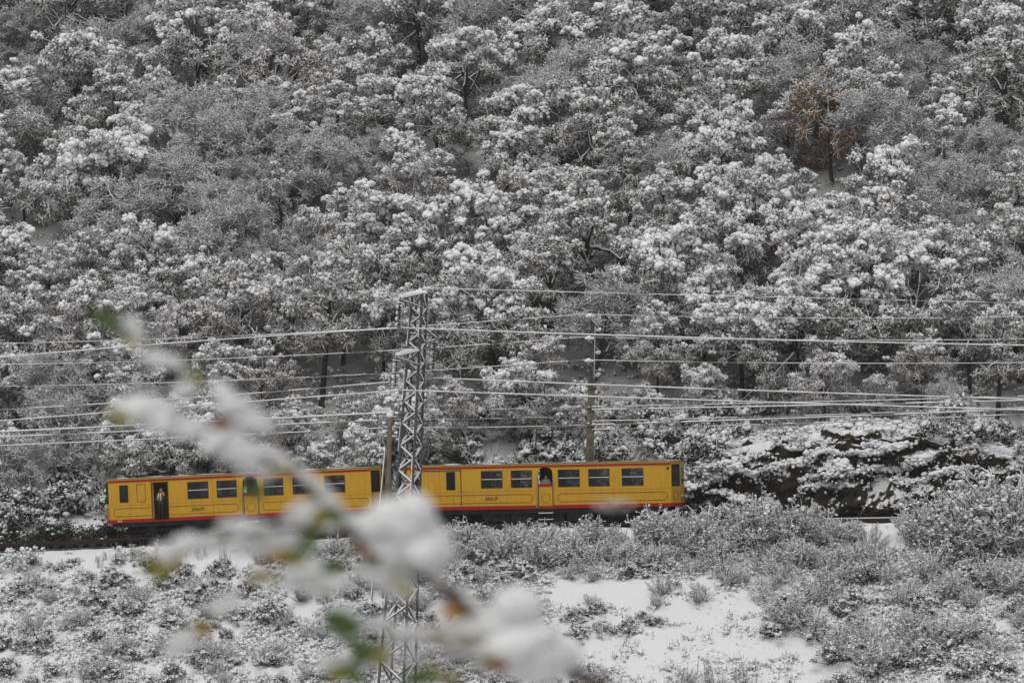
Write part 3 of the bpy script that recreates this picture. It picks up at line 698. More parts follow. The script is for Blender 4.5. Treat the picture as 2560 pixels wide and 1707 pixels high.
# bank behind the train
def addb(s, v, k, sc_):
    p = tw(s, v); z = ground(p.x, p.y); px, py = PX((p.x, p.y, z)); sinfo.append((px, py, p.x, p.y, z, k, sc_))
for i in range(40): addb(rnd.uniform(-16, 1), rnd.uniform(4.5, 11.5), 'leafy', rnd.uniform(1.1, 2.2))
for i in range(14): addb(rnd.uniform(-30, -14), rnd.uniform(4, 8), 'leafy', rnd.uniform(1.2, 2.2))
for i in range(26): addb(rnd.uniform(-42, -24), rnd.uniform(3.4, 8), 'leafy', rnd.uniform(1.1, 2.2))
for i in range(14): addb(rnd.uniform(-44, -22), rnd.uniform(4, 12), 'twiggy', rnd.uniform(.9, 1.3))
for i in range(16): addb(rnd.uniform(13, 22), rnd.uniform(4.6, 9), 'leafy', rnd.uniform(1.0, 2.0))
for i in range(16): addb(rnd.uniform(-1, 14), rnd.uniform(9, 14), 'leafy' if i % 2 else 'twiggy', rnd.uniform(.9, 1.4))
sb = [(-999, 1150, 'behind the train'), (1150, 1345, 'beside the track'), (1345, 1400, 'on the bank crest'), (1400, 1480, 'high on the bank'), (1480, 1600, 'mid bank'), (1600, 2500, 'low on the bank')]
sz = [(-999, 200, 'at the far left'), (200, 520, 'below the open carriage door'), (520, 850, 'left of the blurred branch'), (850, 1080, 'around the pylon'), (1080, 1350, 'just right of the pylon'),
      (1350, 1550, 'below the arched door'), (1550, 1760, 'below the leading cab'), (1760, 2000, 'left of the olive bush'), (2000, 2250, 'below the rock cutting'), (2250, 3900, 'at the far right')]
sinfo.sort(key=lambda t: t[0]); cnt = {}; tot = {}
def scell(px, py):
    return next(i for i, q in enumerate(sb) if q[0] <= py < q[1]), next(i for i, q in enumerate(sz) if q[0] <= px < q[1])
for t in sinfo:
    key = (scell(t[0], t[1]), t[5]); tot[key] = tot.get(key, 0) + 1
for px, py, x, y, z, k, sc_ in sinfo:
    o = place(sp[k], rnd.randrange(len(sp[k])), (x, y, z), rnd.uniform(0, 6.28), sc_, (rnd.uniform(-.1, .1), rnd.uniform(-.1, .1)))
    key = (scell(px, py), k); i = cnt.get(key, 0); cnt[key] = i + 1; lab = slook[k]
    if tot[key] > 1: lab += f', {ORD[min(i, len(ORD) - 1)]} from left,'
    lab += f' {sb[key[0][0]][2]}, {sz[key[0][1]][2]}' if k != 'olive' else ' taller than its neighbours on the open snow of the near bank'
    tag(o, lab, scat[k], {'twiggy': 'frosted shrubs along the banks', 'leafy': 'low snow-cushioned shrubs', 'weed': 'dry stalks along the line'}.get(k))

# ---- ground cover nobody could count
rng = np.random.default_rng(5)
def cover():
    m = MB(); P0 = []
    for k in range(21000):
        px = rng.uniform(-60, 2620); py = rng.uniform(1375, 1800)
        dn = 0.62 + 1.5 * noise.noise(Vector((px * .010, py * .020, 1.1))) + .5 * noise.noise(Vector((px * .03, py * .05, 4.1)))
        openz = (px < 620 and 1375 < py < 1475) or (1380 < px < 2080 and py > 1450) or (1900 < px < 2080 and 1370 < py < 1450)
        if openz: dn = (dn - .45) * .45
        if rng.random() > dn: continue
        P0.append(ray_ground(px, py, 178, 200)[:])
    P0 = np.array(P0); N = len(P0)
    r = rng.uniform(.04, .15, N)
    m.lumps(P0 + np.stack([np.zeros(N), np.zeros(N), r * .9], 1) + rng.normal(size=(N, 3)) * .04, r, rng, 1, 1, .25, .8)
    for q in range(3):
        m.lumps(P0 + rng.normal(size=(N, 3)) * [.16, .16, .06] + [0, 0, .12], rng.uniform(.02, .09, N), rng, 1, 1, .25, .8)
    k = 9; c = P0[:, None] + rng.normal(size=(N, k, 3)) * [.14, .14, .06] + [0, 0, .05]
    m.leaves(c.reshape(-1, 3), .045, rng, 0)
    k = 3; a = (P0[:, None] + rng.normal(size=(N, k, 3)) * [.1, .1, .02]); d = rng.normal(size=(N, k, 3)); d[:, :, 2] = np.abs(d[:, :, 2]) + .6
    b = a + d / np.linalg.norm(d, axis=2)[:, :, None] * rng.uniform(.12, .45, (N, k, 1))
    m.twigs(a.reshape(-1, 3), b.reshape(-1, 3), .011, 3); m.twigs(a.reshape(-1, 3) + [.01, 0, -.01], b.reshape(-1, 3) + [.01, 0, -.01], .008, 2)
    print('bank cover', N)
    tag(m.build('bank_undergrowth', [DARKLEAF, SNOW, DTWIG, FROST]), 'tangle of snowy grass, brambles and twigs covering the near bank', 'undergrowth', kind='stuff')
    m = MB(); P0 = []
    for k in range(7500):
        s = rng.uniform(-58, 32); v = rng.uniform(2.6, 58) if rng.random() < .7 else rng.uniform(2.6, 16)
        p = tw(s, v); z = ground(p.x, p.y); px, py = PX((p.x, p.y, z))
        if px < -80 or px > 2640 or (s > -2 and v < 8): continue
        if cleared(px, py) and rng.random() < .75: continue
        P0.append((p.x, p.y, z))
    P0 = np.array(P0); N = len(P0)
    hh = rng.uniform(.25, 1.0, N) ** 1.6
    k = 26; c = P0[:, None] + rng.normal(size=(N, k, 3)) * [.26, .26, .16] * hh[:, None, None] * 1.3 + np.array([0, 0, .28]) * hh[:, None, None]
    m.leaves(c.reshape(-1, 3), .05, rng, 0)
    k = 5; c = P0[:, None] + rng.normal(size=(N, k, 3)) * [.26, .26, .10] * hh[:, None, None] * 1.2 + np.array([0, 0, .48]) * hh[:, None, None]
    m.lumps(c.reshape(-1, 3), (rng.uniform(.05, .13, (N, k)) * (.4 + .6 * hh[:, None])).ravel(), rng, 1, 1, .25, .8)
    k = 4; a = (P0[:, None] + rng.normal(size=(N, k, 3)) * [.2, .2, .02]); d = rng.normal(size=(N, k, 3)); d[:, :, 2] = np.abs(d[:, :, 2]) + .4
    b = a + d / np.linalg.norm(d, axis=2)[:, :, None] * rng.uniform(.15, .7, (N, k, 1))
    m.twigs(a.reshape(-1, 3), b.reshape(-1, 3), .012, 2); m.twigs(a.reshape(-1, 3) + [0, 0, .014], b.reshape(-1, 3) + [0, 0, .014], .011, 3)
    tag(m.build('forest_undergrowth', [BROWN, SNOW, DTWIG, FROST]), 'brushwood and fallen leaves poking from the snow beneath the trees', 'undergrowth', kind='stuff')
cover()

# ================================================================ THE TRAIN
def grime(m, col, amt):
    """faint vertical dirt streaks and patches in the paint"""
    n, l, b = nodes(m); src = b.inputs['Base Color'].links[0].from_socket
    tc = n.new('ShaderNodeTexCoord'); mp = n.new('ShaderNodeMapping'); mp.inputs['Scale'].default_value = (7, 7, .7); nz = n.new('ShaderNodeTexNoise'); nz.inputs['Scale'].default_value = 1.3; nz.inputs['Detail'].default_value = 8; nz.inputs['Roughness'].default_value = .65
    l.new(tc.outputs['Object'], mp.inputs[0]); l.new(mp.outputs[0], nz.inputs['Vector'])
    r = ramp(n, [(.42, (0, 0, 0)), (.75, (amt, amt, amt))]); l.new(nz.outputs['Fac'], r.inputs[0])
    mx = n.new('ShaderNodeMix'); mx.data_type = 'RGBA'; mx.inputs[7].default_value = (*col, 1); l.new(r.outputs[0], mx.inputs[0]); l.new(src, mx.inputs[6]); l.new(mx.outputs[2], b.inputs['Base Color'])
YEL = noisy('yellow_paint', [(0.3, (0.50, 0.275, 0.012)), (0.55, (0.54, 0.30, 0.016)), (0.75, (0.46, 0.255, 0.020))], 1.6, 0.5, detail=9, spec=0.25)
RED = noisy('red_paint', [(0.3, (0.27, 0.004, 0.004)), (0.7, (0.34, 0.006, 0.006))], 2.0, 0.5, spec=0.25)
grime(YEL, (.20, .12, .03), .32); grime(RED, (.14, .03, .02), .45)
PIN = mat('pinstripe_paint', (0.19, 0.022, 0.008), 0.5)
ROOF = noisy('roof_grey', [(0.4, (0.16, 0.13, 0.08)), (0.7, (0.24, 0.19, 0.11))], 3.0, 0.7)
UNDER = noisy('underframe_black', [(0.4, (0.012, 0.012, 0.012)), (0.7, (0.03, 0.028, 0.027))], 3.0, 0.75)
FRAME = mat('window_frame_brown', (0.07, 0.035, 0.02), 0.5)
CHROME = mat('bright_metal', (0.6, 0.6, 0.6), 0.35, 0.7)
GREY = mat('grey_metal', (0.25, 0.24, 0.22), 0.5, 0.5)
INNER = mat('interior_panel', (0.09, 0.08, 0.065), 0.8)
SEAT = mat('seat_fabric', (0.10, 0.03, 0.03), 0.9)
LETTER = mat('lettering_paint', (0.09, 0.04, 0.015), 0.5)
WHITE = mat('white_paint', (0.75, 0.72, 0.68), 0.5)
LAMPG = mat('lamp_glass', (0.6, 0.6, 0.55), 0.15)
ORANGE = mat('orange_cloth', (0.75, 0.20, 0.02), 0.8)
GLASS = mat('window_glass', (0.012, 0.013, 0.014), 0.10, 0, 0.35)
GLASS.node_tree.nodes['Principled BSDF'].inputs['Alpha'].default_value = 0.66
DGLASS = mat('cab_glass', (0.025, 0.028, 0.03), 0.08, 0, 0.5)
DGLASS.node_tree.nodes['Principled BSDF'].inputs['Alpha'].default_value = 0.8

def px_s(px, v=-HALF):
    """distance along the track of the point of the train's near side seen in pixel column px"""
    k = (px - 1280) / F
    # point = O2 + U s + V v ; x = k y
    return (k * (O2.y + V_.y * v) - (O2.x + V_.x * v)) / (U.x - k * U.y)
ZB = 0.92; BH = 2.16
def plate(m, x0, x1, z0, z1, y, holes, th=0.06, mi=0, out=-1):
    """flat wall in the XZ plane at y with rectangular holes and reveals"""
    xs_ = sorted({x0, x1} | {h[0] for h in holes} | {h[1] for h in holes}); zs = sorted({z0, z1} | {h[2] for h in holes} | {h[3] for h in holes})
    for a, b in zip(xs_, xs_[1:]):
        for c, d in zip(zs, zs[1:]):
            cx, cz = (a + b) / 2, (c + d) / 2
            if any(h[0] < cx < h[1] and h[2] < cz < h[3] for h in holes): continue
            m.add([[a, y, c], [b, y, c], [b, y, d], [a, y, d]], [[0, 1, 2, 3] if out < 0 else [3, 2, 1, 0]], mi)
    for h in holes:
        a, b, c, d = h[:4]; y2 = y - out * th
        m.add([[a, y, c], [a, y2, c], [a, y2, d], [a, y, d], [b, y, c], [b, y2, c], [b, y2, d], [b, y, d]], [[0, 1, 2, 3], [7, 6, 5, 4], [0, 4, 5, 1], [3, 2, 6, 7]], mi)
def octo(m, x0, x1, z0, z1, y, c, w=0.03, mi=0, d=0.004, left=True, right=True):
    """pinstripe outline with chamfered corners; a side may stay open"""
    pts = []
    P_ = [(x0 + c, z1), (x1 - c, z1), (x1, z1 - c), (x1, z0 + c), (x1 - c, z0), (x0 + c, z0), (x0, z0 + c), (x0, z1 - c)]
    if not right: P_[1] = (x1, z1); P_[4] = (x1, z0)
    if not left: P_[0] = (x0, z1); P_[5] = (x0, z0)
    for i in range(8):
        if not right and i in (1, 2, 3): continue
        if not left and i in (5, 6, 7): continue
        a, b = P_[i], P_[(i + 1) % 8]
        m.bar((a[0], y - d - 0.001 * (i % 2), a[1]), (b[0], y - d - 0.001 * (i % 2), b[1]), 0.004, w, mi) if abs(a[0] - b[0]) > 1e-6 else m.box((a[0], y - d, (a[1] + b[1]) / 2), (w / 2, 0.002, abs(a[1] - b[1]) / 2), mi)
def make_car(sL, sR, feat, slope, label, open_door):
    """feat: pixel columns of the features of this carriage"""
    L = sR - sL
    X = lambda px: px_s(px) - sL
    root = empty('rail_carriage'); tag(root, label, 'carriage', 'coupled yellow carriages')
    base = tw(sL, 0, zr(sL)); root.location = base; root.rotation_euler = (0, -math.atan(slope), -ANG)
    z = lambda h: ZB + h
    Y = -HALF
    wins = [(X(a), X(b), z(1.02), z(1.90)) for a, b in feat['win']]
    small = (X(feat['small'][0]), X(feat['small'][1]), z(1.0), z(1.89))
    arch = (X(feat['arch'][0]), X(feat['arch'][1]), z(0.02), z(2.05))
    door = (X(feat['door'][0]), X(feat['door'][1]), z(0.07), z(1.97))
    holes = wins + [small, arch]
    if open_door: holes.append(door)
    else: holes.append((X(feat['dwin'][0]), X(feat['dwin'][1]), z(0.97), z(1.88)))
    b = MB()
    plate(b, 0, L, z(0.155), z(2.03), Y, [h for h in holes if h is not arch and h is not door] + [(arch[0], arch[1], z(0.155), z(2.03))] + ([(door[0], door[1], z(0.155), door[3])] if open_door else []), 0.07)
    # arch spandrels over the half door
    aw = (arch[1] - arch[0]) / 2; ac = (arch[0] + arch[1]) / 2; spr = arch[3] - 0.02 - aw * 0.72
    pr = [(ac + aw * math.cos(t), spr + aw * 0.72 * math.sin(t)) for t in [math.pi * i / 16 for i in range(17)]]
    for (xa, za), (xb, zb_) in zip(pr, pr[1:]):
        b.add([[xa, Y, za], [xb, Y, zb_], [xb, Y, z(2.03)], [xa, Y, z(2.03)]], [[3, 2, 1, 0]], 0)
        b.add([[xa, Y, za], [xb, Y, zb_], [xb, Y + .07, zb_], [xa, Y + .07, za]], [[0, 1, 2, 3]], 0)
    # bands: red cornice stripe and its yellow rim, red skirt
    b.bb(0.0, L - 0.05, Y - 0.012, Y + 0.05, z(2.02), z(2.125), 1)
    b.bb(0, L, Y - 0.02, Y + 0.05, z(2.127), z(2.175), 0)
    b.bb(0, arch[0] - .002, Y - 0.012, Y + 0.06, z(-0.02), z(0.153), 1) if not open_door else (b.bb(0, door[0] - .002, Y - 0.012, Y + 0.06, z(-0.02), z(0.153), 1), b.bb(door[1] + .002, arch[0] - .002, Y - 0.012, Y + 0.06, z(-0.02), z(0.153), 1), b.bb(door[0], door[1], Y + 0.0, Y + 0.06, z(-0.02), z(0.07), 1))
    b.bb(arch[1] + .002, L, Y - 0.012, Y + 0.06, z(-0.02), z(0.153), 1)
    b.bb(arch[0], arch[1], Y + .03, Y + 0.09, z(-0.03), z(0.10), 1)
    # far side with its own windows
    plate(b, 0, L, z(-.02), z(2.17), HALF, [(w[0], w[1], w[2], w[3]) for w in wins], 0.06, 0, 1)
    # thin seams of the body panels
    for px in feat['seams']:
        b.bb(X(px) - 0.006, X(px) + 0.006, Y - 0.003, Y, z(0.16), z(2.0), 2)
    b.bb(0.0, arch[0] - 0.1, Y - 0.0035, Y, z(0.868), z(0.877), 2); b.bb(arch[1] + .1, L, Y - 0.0035, Y, z(0.868), z(0.877), 2)
    # noses: slanted corner panels and flat middle at both ends
    for e, sg in ((L, 1), (0, -1)):
        d = 0.36; yi = 0.56
        for ys in (-1, 1):
            A = Vector((e, ys * HALF, 0)); B = Vector((e + sg * d, ys * yi, 0)); t = B - A
            def q(u, h): return (A + t * u + Vector((0, 0, z(h))))[:]
            us = [0, .07, .93, 1]; hs_ = [-.02, .155, .97, 2.06, 2.17]
            for i in range(3):
                for j in range(4):
                    if i == 1 and j == 2: continue
                    f = [0, 1, 2, 3]
                    b.add([q(us[i], hs_[j]), q(us[i + 1], hs_[j]), q(us[i + 1], hs_[j + 1]), q(us[i], hs_[j + 1])], [f if ys * sg < 0 else f[::-1]], 1 if j == 0 else 0)
        xe = e + sg * d
        for (y0, y1, h0, h1, mi) in ((-yi, -.42, .155, 2.17, 0), (.42, yi, .155, 2.17, 0), (-.42, .42, .155, 1.05, 0), (-.42, .42, 1.95, 2.17, 0), (-yi, yi, -.02, .155, 1)):
            b.add([[xe, y0, z(h0)], [xe, y1, z(h0)], [xe, y1, z(h1)], [xe, y0, z(h1)]], [[0, 1, 2, 3] if sg > 0 else [3, 2, 1, 0]], mi)
    body = b.build('body', [YEL, RED, PIN], root)
    # cab windows
    for e, sg in ((L, 1), (0, -1)):
        d = .36; yi = .56
        for ys in (-1, 1):
            A = Vector((e, ys * HALF, 0)); t = Vector((e + sg * d, ys * yi, 0)) - A; n = Vector((-t.y, t.x, 0)).normalized() * (-ys * sg)
            if n.y * ys < 0: n = -n
            def q(u, h, o=0): return (A + t * u + n * o + Vector((0, 0, z(h))))[:]
            fr = MB()
            for (u0, u1, h0, h1) in ((.07, .15, .97, 2.06), (.85, .93, .97, 2.06), (.15, .85, .97, 1.03), (.15, .85, 1.99, 2.06)):
                fr.add([q(u0, h0, .004), q(u1, h0, .004), q(u1, h1, .004), q(u0, h1, .004)], [[0, 1, 2, 3] if ys * sg < 0 else [3, 2, 1, 0]])
            w = fr.build('cab_window', [UNDER], root)
            g_ = MB(); g_.add([q(.15, 1.03, -.02), q(.85, 1.03, -.02), q(.85, 1.99, -.02), q(.15, 1.99, -.02)], [[0, 1, 2, 3] if ys * sg < 0 else [3, 2, 1, 0]])
            g_.build('pane', [DGLASS], w)
        g_ = MB(); xe = e + sg * (d - .02); g_.bb(xe - .005, xe + .005, -.42, .42, z(1.05), z(1.95)); g_.build('front_window', [DGLASS], root)
        lamp = MB()
        for yy in (-.38, .38):
            hl = MB(); hl.tube([(e + sg * .33, yy, z(.45)), (e + sg * .44, yy, z(.45))], [.11, .12], 14, 0); h = hl.build('headlight', [GREY], root)
            gl = MB(); gl.tube([(e + sg * .441, yy, z(.45)), (e + sg * .45, yy, z(.45))], [.095, .09], 14, 0); gl.build('lens', [LAMPG], h)
        cp = MB(); cp.bb(*sorted((e + sg * .2, e + sg * .78)), -.13, .13, ZB - .42, ZB - .16); cp.tube([(e + sg * .5, -.3, ZB - .1), (e + sg * .62, -.32, ZB - .45), (e + sg * .4, -.3, ZB - .6)], .03, 6)
        cp.tube([(e + sg * .5, .3, ZB - .1), (e + sg * .62, .32, ZB - .45), (e + sg * .4, .3, ZB - .6)], .03, 6)
        cp.bb(*sorted((e + sg * .3, e + sg * .42)), -.85, .85, ZB - .62, ZB - .38); cp.build('coupler', [UNDER], root)
        ib = MB(); octo_pts = [(e + sg * .12, -1.0)]
        rg = MB(); A = Vector((e, -HALF, 0)); t = Vector((e + sg * d, -yi, 0)) - A; n = Vector((t.y, -t.x, 0)).normalized()
        if n.y > 0: n = -n
        prv = None
        for k in range(9):
            a = k * math.pi / 4; pt = A + t * (.5 + .33 * math.cos(a)) + n * .006 + Vector((0, 0, z(.52 + .21 * math.sin(a))))
            if prv is not None: rg.bar(prv, pt, .012, .022)
            prv = pt
        rg.build('pinstripe', [PIN], root)
    # windows with frames, panes, white transom
    for w in wins + [small] + ([] if open_door else [(X(feat['dwin'][0]), X(feat['dwin'][1]), z(0.97), z(1.88))]):
        fr = MB(); f = .035 if w is not small else .05
        for (a, c, d_, e_) in ((w[0], w[0] + f, w[2], w[3]), (w[1] - f, w[1], w[2], w[3]), (w[0] + f, w[1] - f, w[2], w[2] + f), (w[0] + f, w[1] - f, w[3] - f, w[3])):
            fr.bb(a, c, Y + .012, Y + .055, d_, e_)
        wo = fr.build('window', [FRAME if w in wins else UNDER], root)
        pn = MB(); pn.bb(w[0] + f, w[1] - f, Y + .035, Y + .041, w[2] + f, w[3] - f); pn.build('pane', [GLASS], wo)
        if w in wins:
            t = MB(); zz = w[2] + (w[3] - w[2]) * .52; t.bb(w[0] + f, w[1] - f, Y + .01, Y + .033, zz - .014, zz + .014); t.build('transom', [WHITE], wo)
    # half door with arched opening
    dm = MB(); dm.bb(arch[0] + .03, arch[1] - .03, Y + .03, Y + .07, z(.10), z(1.06), 0); dm.bb(arch[0] + .03, arch[1] - .03, Y + .022, Y + .075, z(1.06), z(1.20), 1)
    hd = dm.build('half_door', [YEL, RED], root)
    om = MB(); octo(om, ac - .20, ac + .20, z(.28), z(.70), Y + .03, .10, .022); om.build('pinstripe', [PIN], hd)
    for xx in (arch[0] - .04, arch[1] + .04):
        hr = MB(); hr.tube([(xx, Y - .01, z(.1)), (xx, Y - .06, z(.16)), (xx, Y - .06, z(1.5)), (xx, Y - .01, z(1.56))], .017, 6); hr.build('handrail', [GREY], root)
    lk = MB(); lk.bb(arch[0] - .10, arch[0] - .0, Y - .04, Y - .0125, z(.05), z(.24)); lk.build('door_latch', [GREY], root)
    st = MB()
    for hz, ww in ((-.28, 0), (-.60, 0)):
        st.bb(arch[0], arch[1], Y - .02, Y + .28, z(hz), z(hz + .03), 0); st.bb(arch[0] - .0, arch[1] + .0, Y - .03, Y + .26, z(hz + .03), z(hz + .065), 1)
    for xx in (arch[0] + .02, arch[1] - .02): st.bb(xx - .015, xx + .015, Y + .0, Y + .03, z(-.57), z(-.03), 0)
    st.build('step', [UNDER, SNOW], root)
    # sliding door
    if open_door:
        d1 = X(feat['panel'][0]), X(feat['panel'][1])
        m = MB(); m.bb(d1[0], d1[1], Y - .004, Y, z(1.0), z(1.9), 0)
        f = .03
        for (a, c, q0, q1) in ((d1[0], d1[0] + f, z(1.0), z(1.9)), (d1[1] - f, d1[1], z(1.0), z(1.9)), (d1[0] + f, d1[1] - f, z(1.0), z(1.0) + f), (d1[0] + f, d1[1] - f, z(1.9) - f, z(1.9))): m.bb(a, c, Y - .009, Y - .004, q0, q1, 1)
        m.build('blind_window', [YEL, PIN], root)
        m = MB()
        m.bb(door[0] - .03, door[0] + .015, Y - .02, Y - .0, z(.07), z(2.0), 0); m.bb(door[1] - .01, door[1] + .03, Y - .018, Y - .0, z(.07), z(2.0), 0)
        m.build('door_frame', [FRAME], root)
        m = MB(); m.bb(door[0] - .75, door[0] + .06, Y + .09, Y + .13, z(.1), z(1.95), 0); m.build('sliding_door', [YEL], root)
    else:
        x0, x1 = X(feat['leaf'][0]), X(feat['leaf'][1])
        m = MB(); m.bb(x0, x1 + .03, Y - .03, Y - .0035, z(1.93), z(1.975), 1); m.bb(x1 - .012, x1 + .018, Y - .028, Y - .004, z(.16), z(1.93), 1)
        m.bb(x1 - .42, x1 - .405, Y - .012, Y - .004, z(.16), z(.55), 1); m.bb(x1 - .06, x1 + .02, Y - .04, Y - .03, z(.72), z(.79), 2)
        m.build('sliding_door_rail', [YEL, FRAME, GREY], root)
    # pinstripes and lettering
    m = MB(); zz = (z(.30), z(.70))
    if open_door:
        octo(m, X(288.9), door[0] - .04, *zz, Y, .10, right=False); octo(m, door[1] + .04, X(600), *zz, Y, .12, left=False)
    else: octo(m, X(1016), X(1333), *zz, Y, .12)
    octo(m, X(feat['p3'][0]), X(feat['p3'][1]), *zz, Y, .12)
    m.build('pinstripe', [PIN], root)
    fc = bpy.data.curves.new('txt', 'FONT'); fc.body = 'SNCF'; fc.size = .235; fc.shear = .45; fc.extrude = .003; fc.offset = .008; fc.space_character = 1.12
    to = bpy.data.objects.new('txt', fc); C.objects.link(to)
    dg = bpy.context.evaluated_depsgraph_get(); me = bpy.data.meshes.new_from_object(to.evaluated_get(dg)); bpy.data.objects.remove(to)
    w_ = max(v.co.x for v in me.vertices); tw_ = X(feat['logo'][1]) - X(feat['logo'][0])
    for v in me.vertices: v.co.x *= tw_ / w_
    lo = bpy.data.objects.new('lettering', me); C.objects.link(lo); me.materials.append(LETTER); lo.parent = root
    lo.location = (X(feat['logo'][0]), Y - .006, z(.425)); lo.rotation_euler = (R(90), 0, 0)
    # roof with thin snow and ventilators
    rm = MB(); prof = [(-HALF - .03, 2.17), (-HALF - .03, 2.20), (-1.05, 2.235), (-.8, 2.25), (-.4, 2.262), (0, 2.265), (.4, 2.262), (.8, 2.25), (1.05, 2.235), (HALF + .03, 2.20), (HALF + .03, 2.17)]
    xs_ = [-.36, 0, L, L + .36]; sy = [.5, 1, 1, .5]
    vs = [[x, y * k, z(h)] for x, k in zip(xs_, sy) for y, h in prof]; n = len(prof)
    rm.add(vs, [[i * n + j, i * n + j + 1, (i + 1) * n + j + 1, (i + 1) * n + j] for i in range(3) for j in range(n - 1)])
    rm.add(vs[:n], [list(range(n))[::-1]]); rm.add(vs[-n:], [list(range(n))])
    ro = rm.build('roof', [ROOF], root)
    sn = MB(); NX = 90; xs2 = [L * i / NX for i in range(NX + 1)]; ysn = [-1.15, -1.0, -.7, -.35, 0, .35, .7, 1.0, 1.12]
    def rz_(y): return float(np.interp(y, [p[0] for p in prof[1:-1]], [p[1] for p in prof[1:-1]]))
    vs = [[x, y, z(rz_(y) + (-.02 if j in (0, len(ysn) - 1) else -.004) + .030 * noise.noise(Vector((x * .9 + sL, y * 1.3, 0))))] for x in xs2 for j, y in enumerate(ysn)]; n = len(ysn)
    sn.add(vs, [[i * n + j, (i + 1) * n + j, (i + 1) * n + j + 1, i * n + j + 1] for i in range(NX) for j in range(n - 1)], 0, True); sn.build('snow_cover', [SNOW], ro)
    for px in feat['vents']:
        v = MB(); x = X(px); v.tube([(x, -.75, z(2.22)), (x, -.75, z(2.32))], .08, 8); v.tube([(x, -.75, z(2.30)), (x, -.75, z(2.325)), (x, -.75, z(2.37))], [.17, .18, .08], 12); v.build('vent', [UNDER], ro)
    # inside: floor, ceiling, seats, bulkheads
    m = MB(); m.bb(0.02, L - .02, -1.1, 1.1, z(-.0), z(.04)); m.bb(.02, L - .02, -1.1, 1.1, z(2.10), z(2.13))
    for px in (feat['arch'][0] - 6, feat['arch'][1] + 6):
        m.bb(X(px) - .02, X(px) + .02, .05, 1.1, z(.04), z(2.1))
    m.bb(L - .9, L - .86, -1.1, 1.1, z(.04), z(2.1)); xb = X(feat['win'][0][0]) - .25; m.bb(xb, xb + .04, -1.1, 1.1, z(.04), z(2.1)); m.bb(.9, .94, -1.1, 1.1, z(.04), z(2.1))
    m.build('interior', [INNER], root)
    for w in wins:
        for dx in (.1, w[1] - w[0] - .2):
            for yy in (-.62, .62):
                m = MB(); m.bb(w[0] + dx, w[0] + dx + .12, yy - .42, yy + .42, z(.3), z(1.15)); m.bb(w[0] + dx - .18, w[0] + dx + .3, yy - .42, yy + .42, z(.3), z(.45)); m.build('seat', [SEAT], root)
    # underframe, boxes and bogies
    m = MB(); m.bb(.2, L - .2, -1.05, 1.05, ZB - .22, ZB - .03); m.bb(.1, L - .1, -1.12, -1.06, ZB - .24, ZB - .02); m.bb(.6, L - .6, -.1, .1, .25, ZB - .22)
    m.build('underframe', [UNDER], root)
    for a, c in ((L * .30, L * .40), (L * .405, L * .49), (L * .50, L * .60), (L * .61, L * .70)):
        m = MB(); m.bb(a, c, -1.0, 1.0, .28, ZB - .22); m.build('equipment_box', [UNDER], root)
    for bx in (2.1, L - 2.1):
        m = MB()
        for yy in (-.82, .82): m.bb(bx - 1.35, bx + 1.35, yy - .05, yy + .05, .36, .56); m.bb(bx - .3, bx + .3, yy - .1, yy + .1, .2, .7)
        m.bb(bx - .2, bx + .2, -.8, .8, .4, .6)
        for yy in (-.9,): m.bb(bx - 1.6, bx + 1.6, yy - .25, yy - .2, .2, .26)
        bo = m.build('bogie', [UNDER], root)
        for wx in (bx - .95, bx + .95):
            for yy in (-.55, .55):
                m = MB(); m.tube([(wx, yy - .06, .40), (wx, yy + .06, .40)], .40, 20); m.tube([(wx, yy - .3, .40), (wx, yy - .06, .40)], .1, 10); m.build('wheel', [UNDER], bo)
    return root, L
sR1, sR0 = px_s(1680), px_s(1007)
featR = dict(win=[(1204.7, 1259), (1279, 1333), (1397, 1452), (1473, 1527), (1556.5, 1611.5)], small=(1034, 1054), arch=(1347, 1383.8), door=(1118, 1154), dwin=(1118, 1140.5), leaf=(1055, 1154.6),
             p3=(1396.7, 1670.5), logo=(1212.6, 1247), seams=(1102, 1154, 1269, 1536), vents=(1066, 1159, 1298, 1500))
carR, LR = make_car(sR0, sR1, featR, 0.021, 'leading yellow and red carriage right of the pylon, sliding door closed', False)
gm = MB(); xg = px_s(1672.5) - sR0; gm.tube([(xg, -HALF - .02, ZB + 1.86), (xg, -HALF - .003, ZB + 1.86)], .07, 12); gm.build('grille', [UNDER], carR)
sL0, sL1 = px_s(277), px_s(932.5)
featL = dict(win=[(473.7, 527), (547, 598), (664.5, 714.4), (737, 788.7), (816.7, 869)], small=(303.6, 326), arch=(613, 649.7), door=(384.7, 424.8), panel=(347, 369.5), dwin=None,
             p3=(661.6, 925.6), logo=(481.5, 515), seams=(329, 537, 800), vents=(345, 439, 574, 760))
carL, LL = make_car(sL0, sL1, featL, 0.047, 'rear yellow and red carriage left of the wooden pole, sliding door open', True)
mk = MB()
for i in range(3): mk.bb(px_s(297 + i * 4.2) - sL0, px_s(299.4 + i * 4.2) - sL0, -HALF - .016, -HALF - .0125, ZB + .05, ZB + .11)
mk.build('stencil_marks', [WHITE], carL)

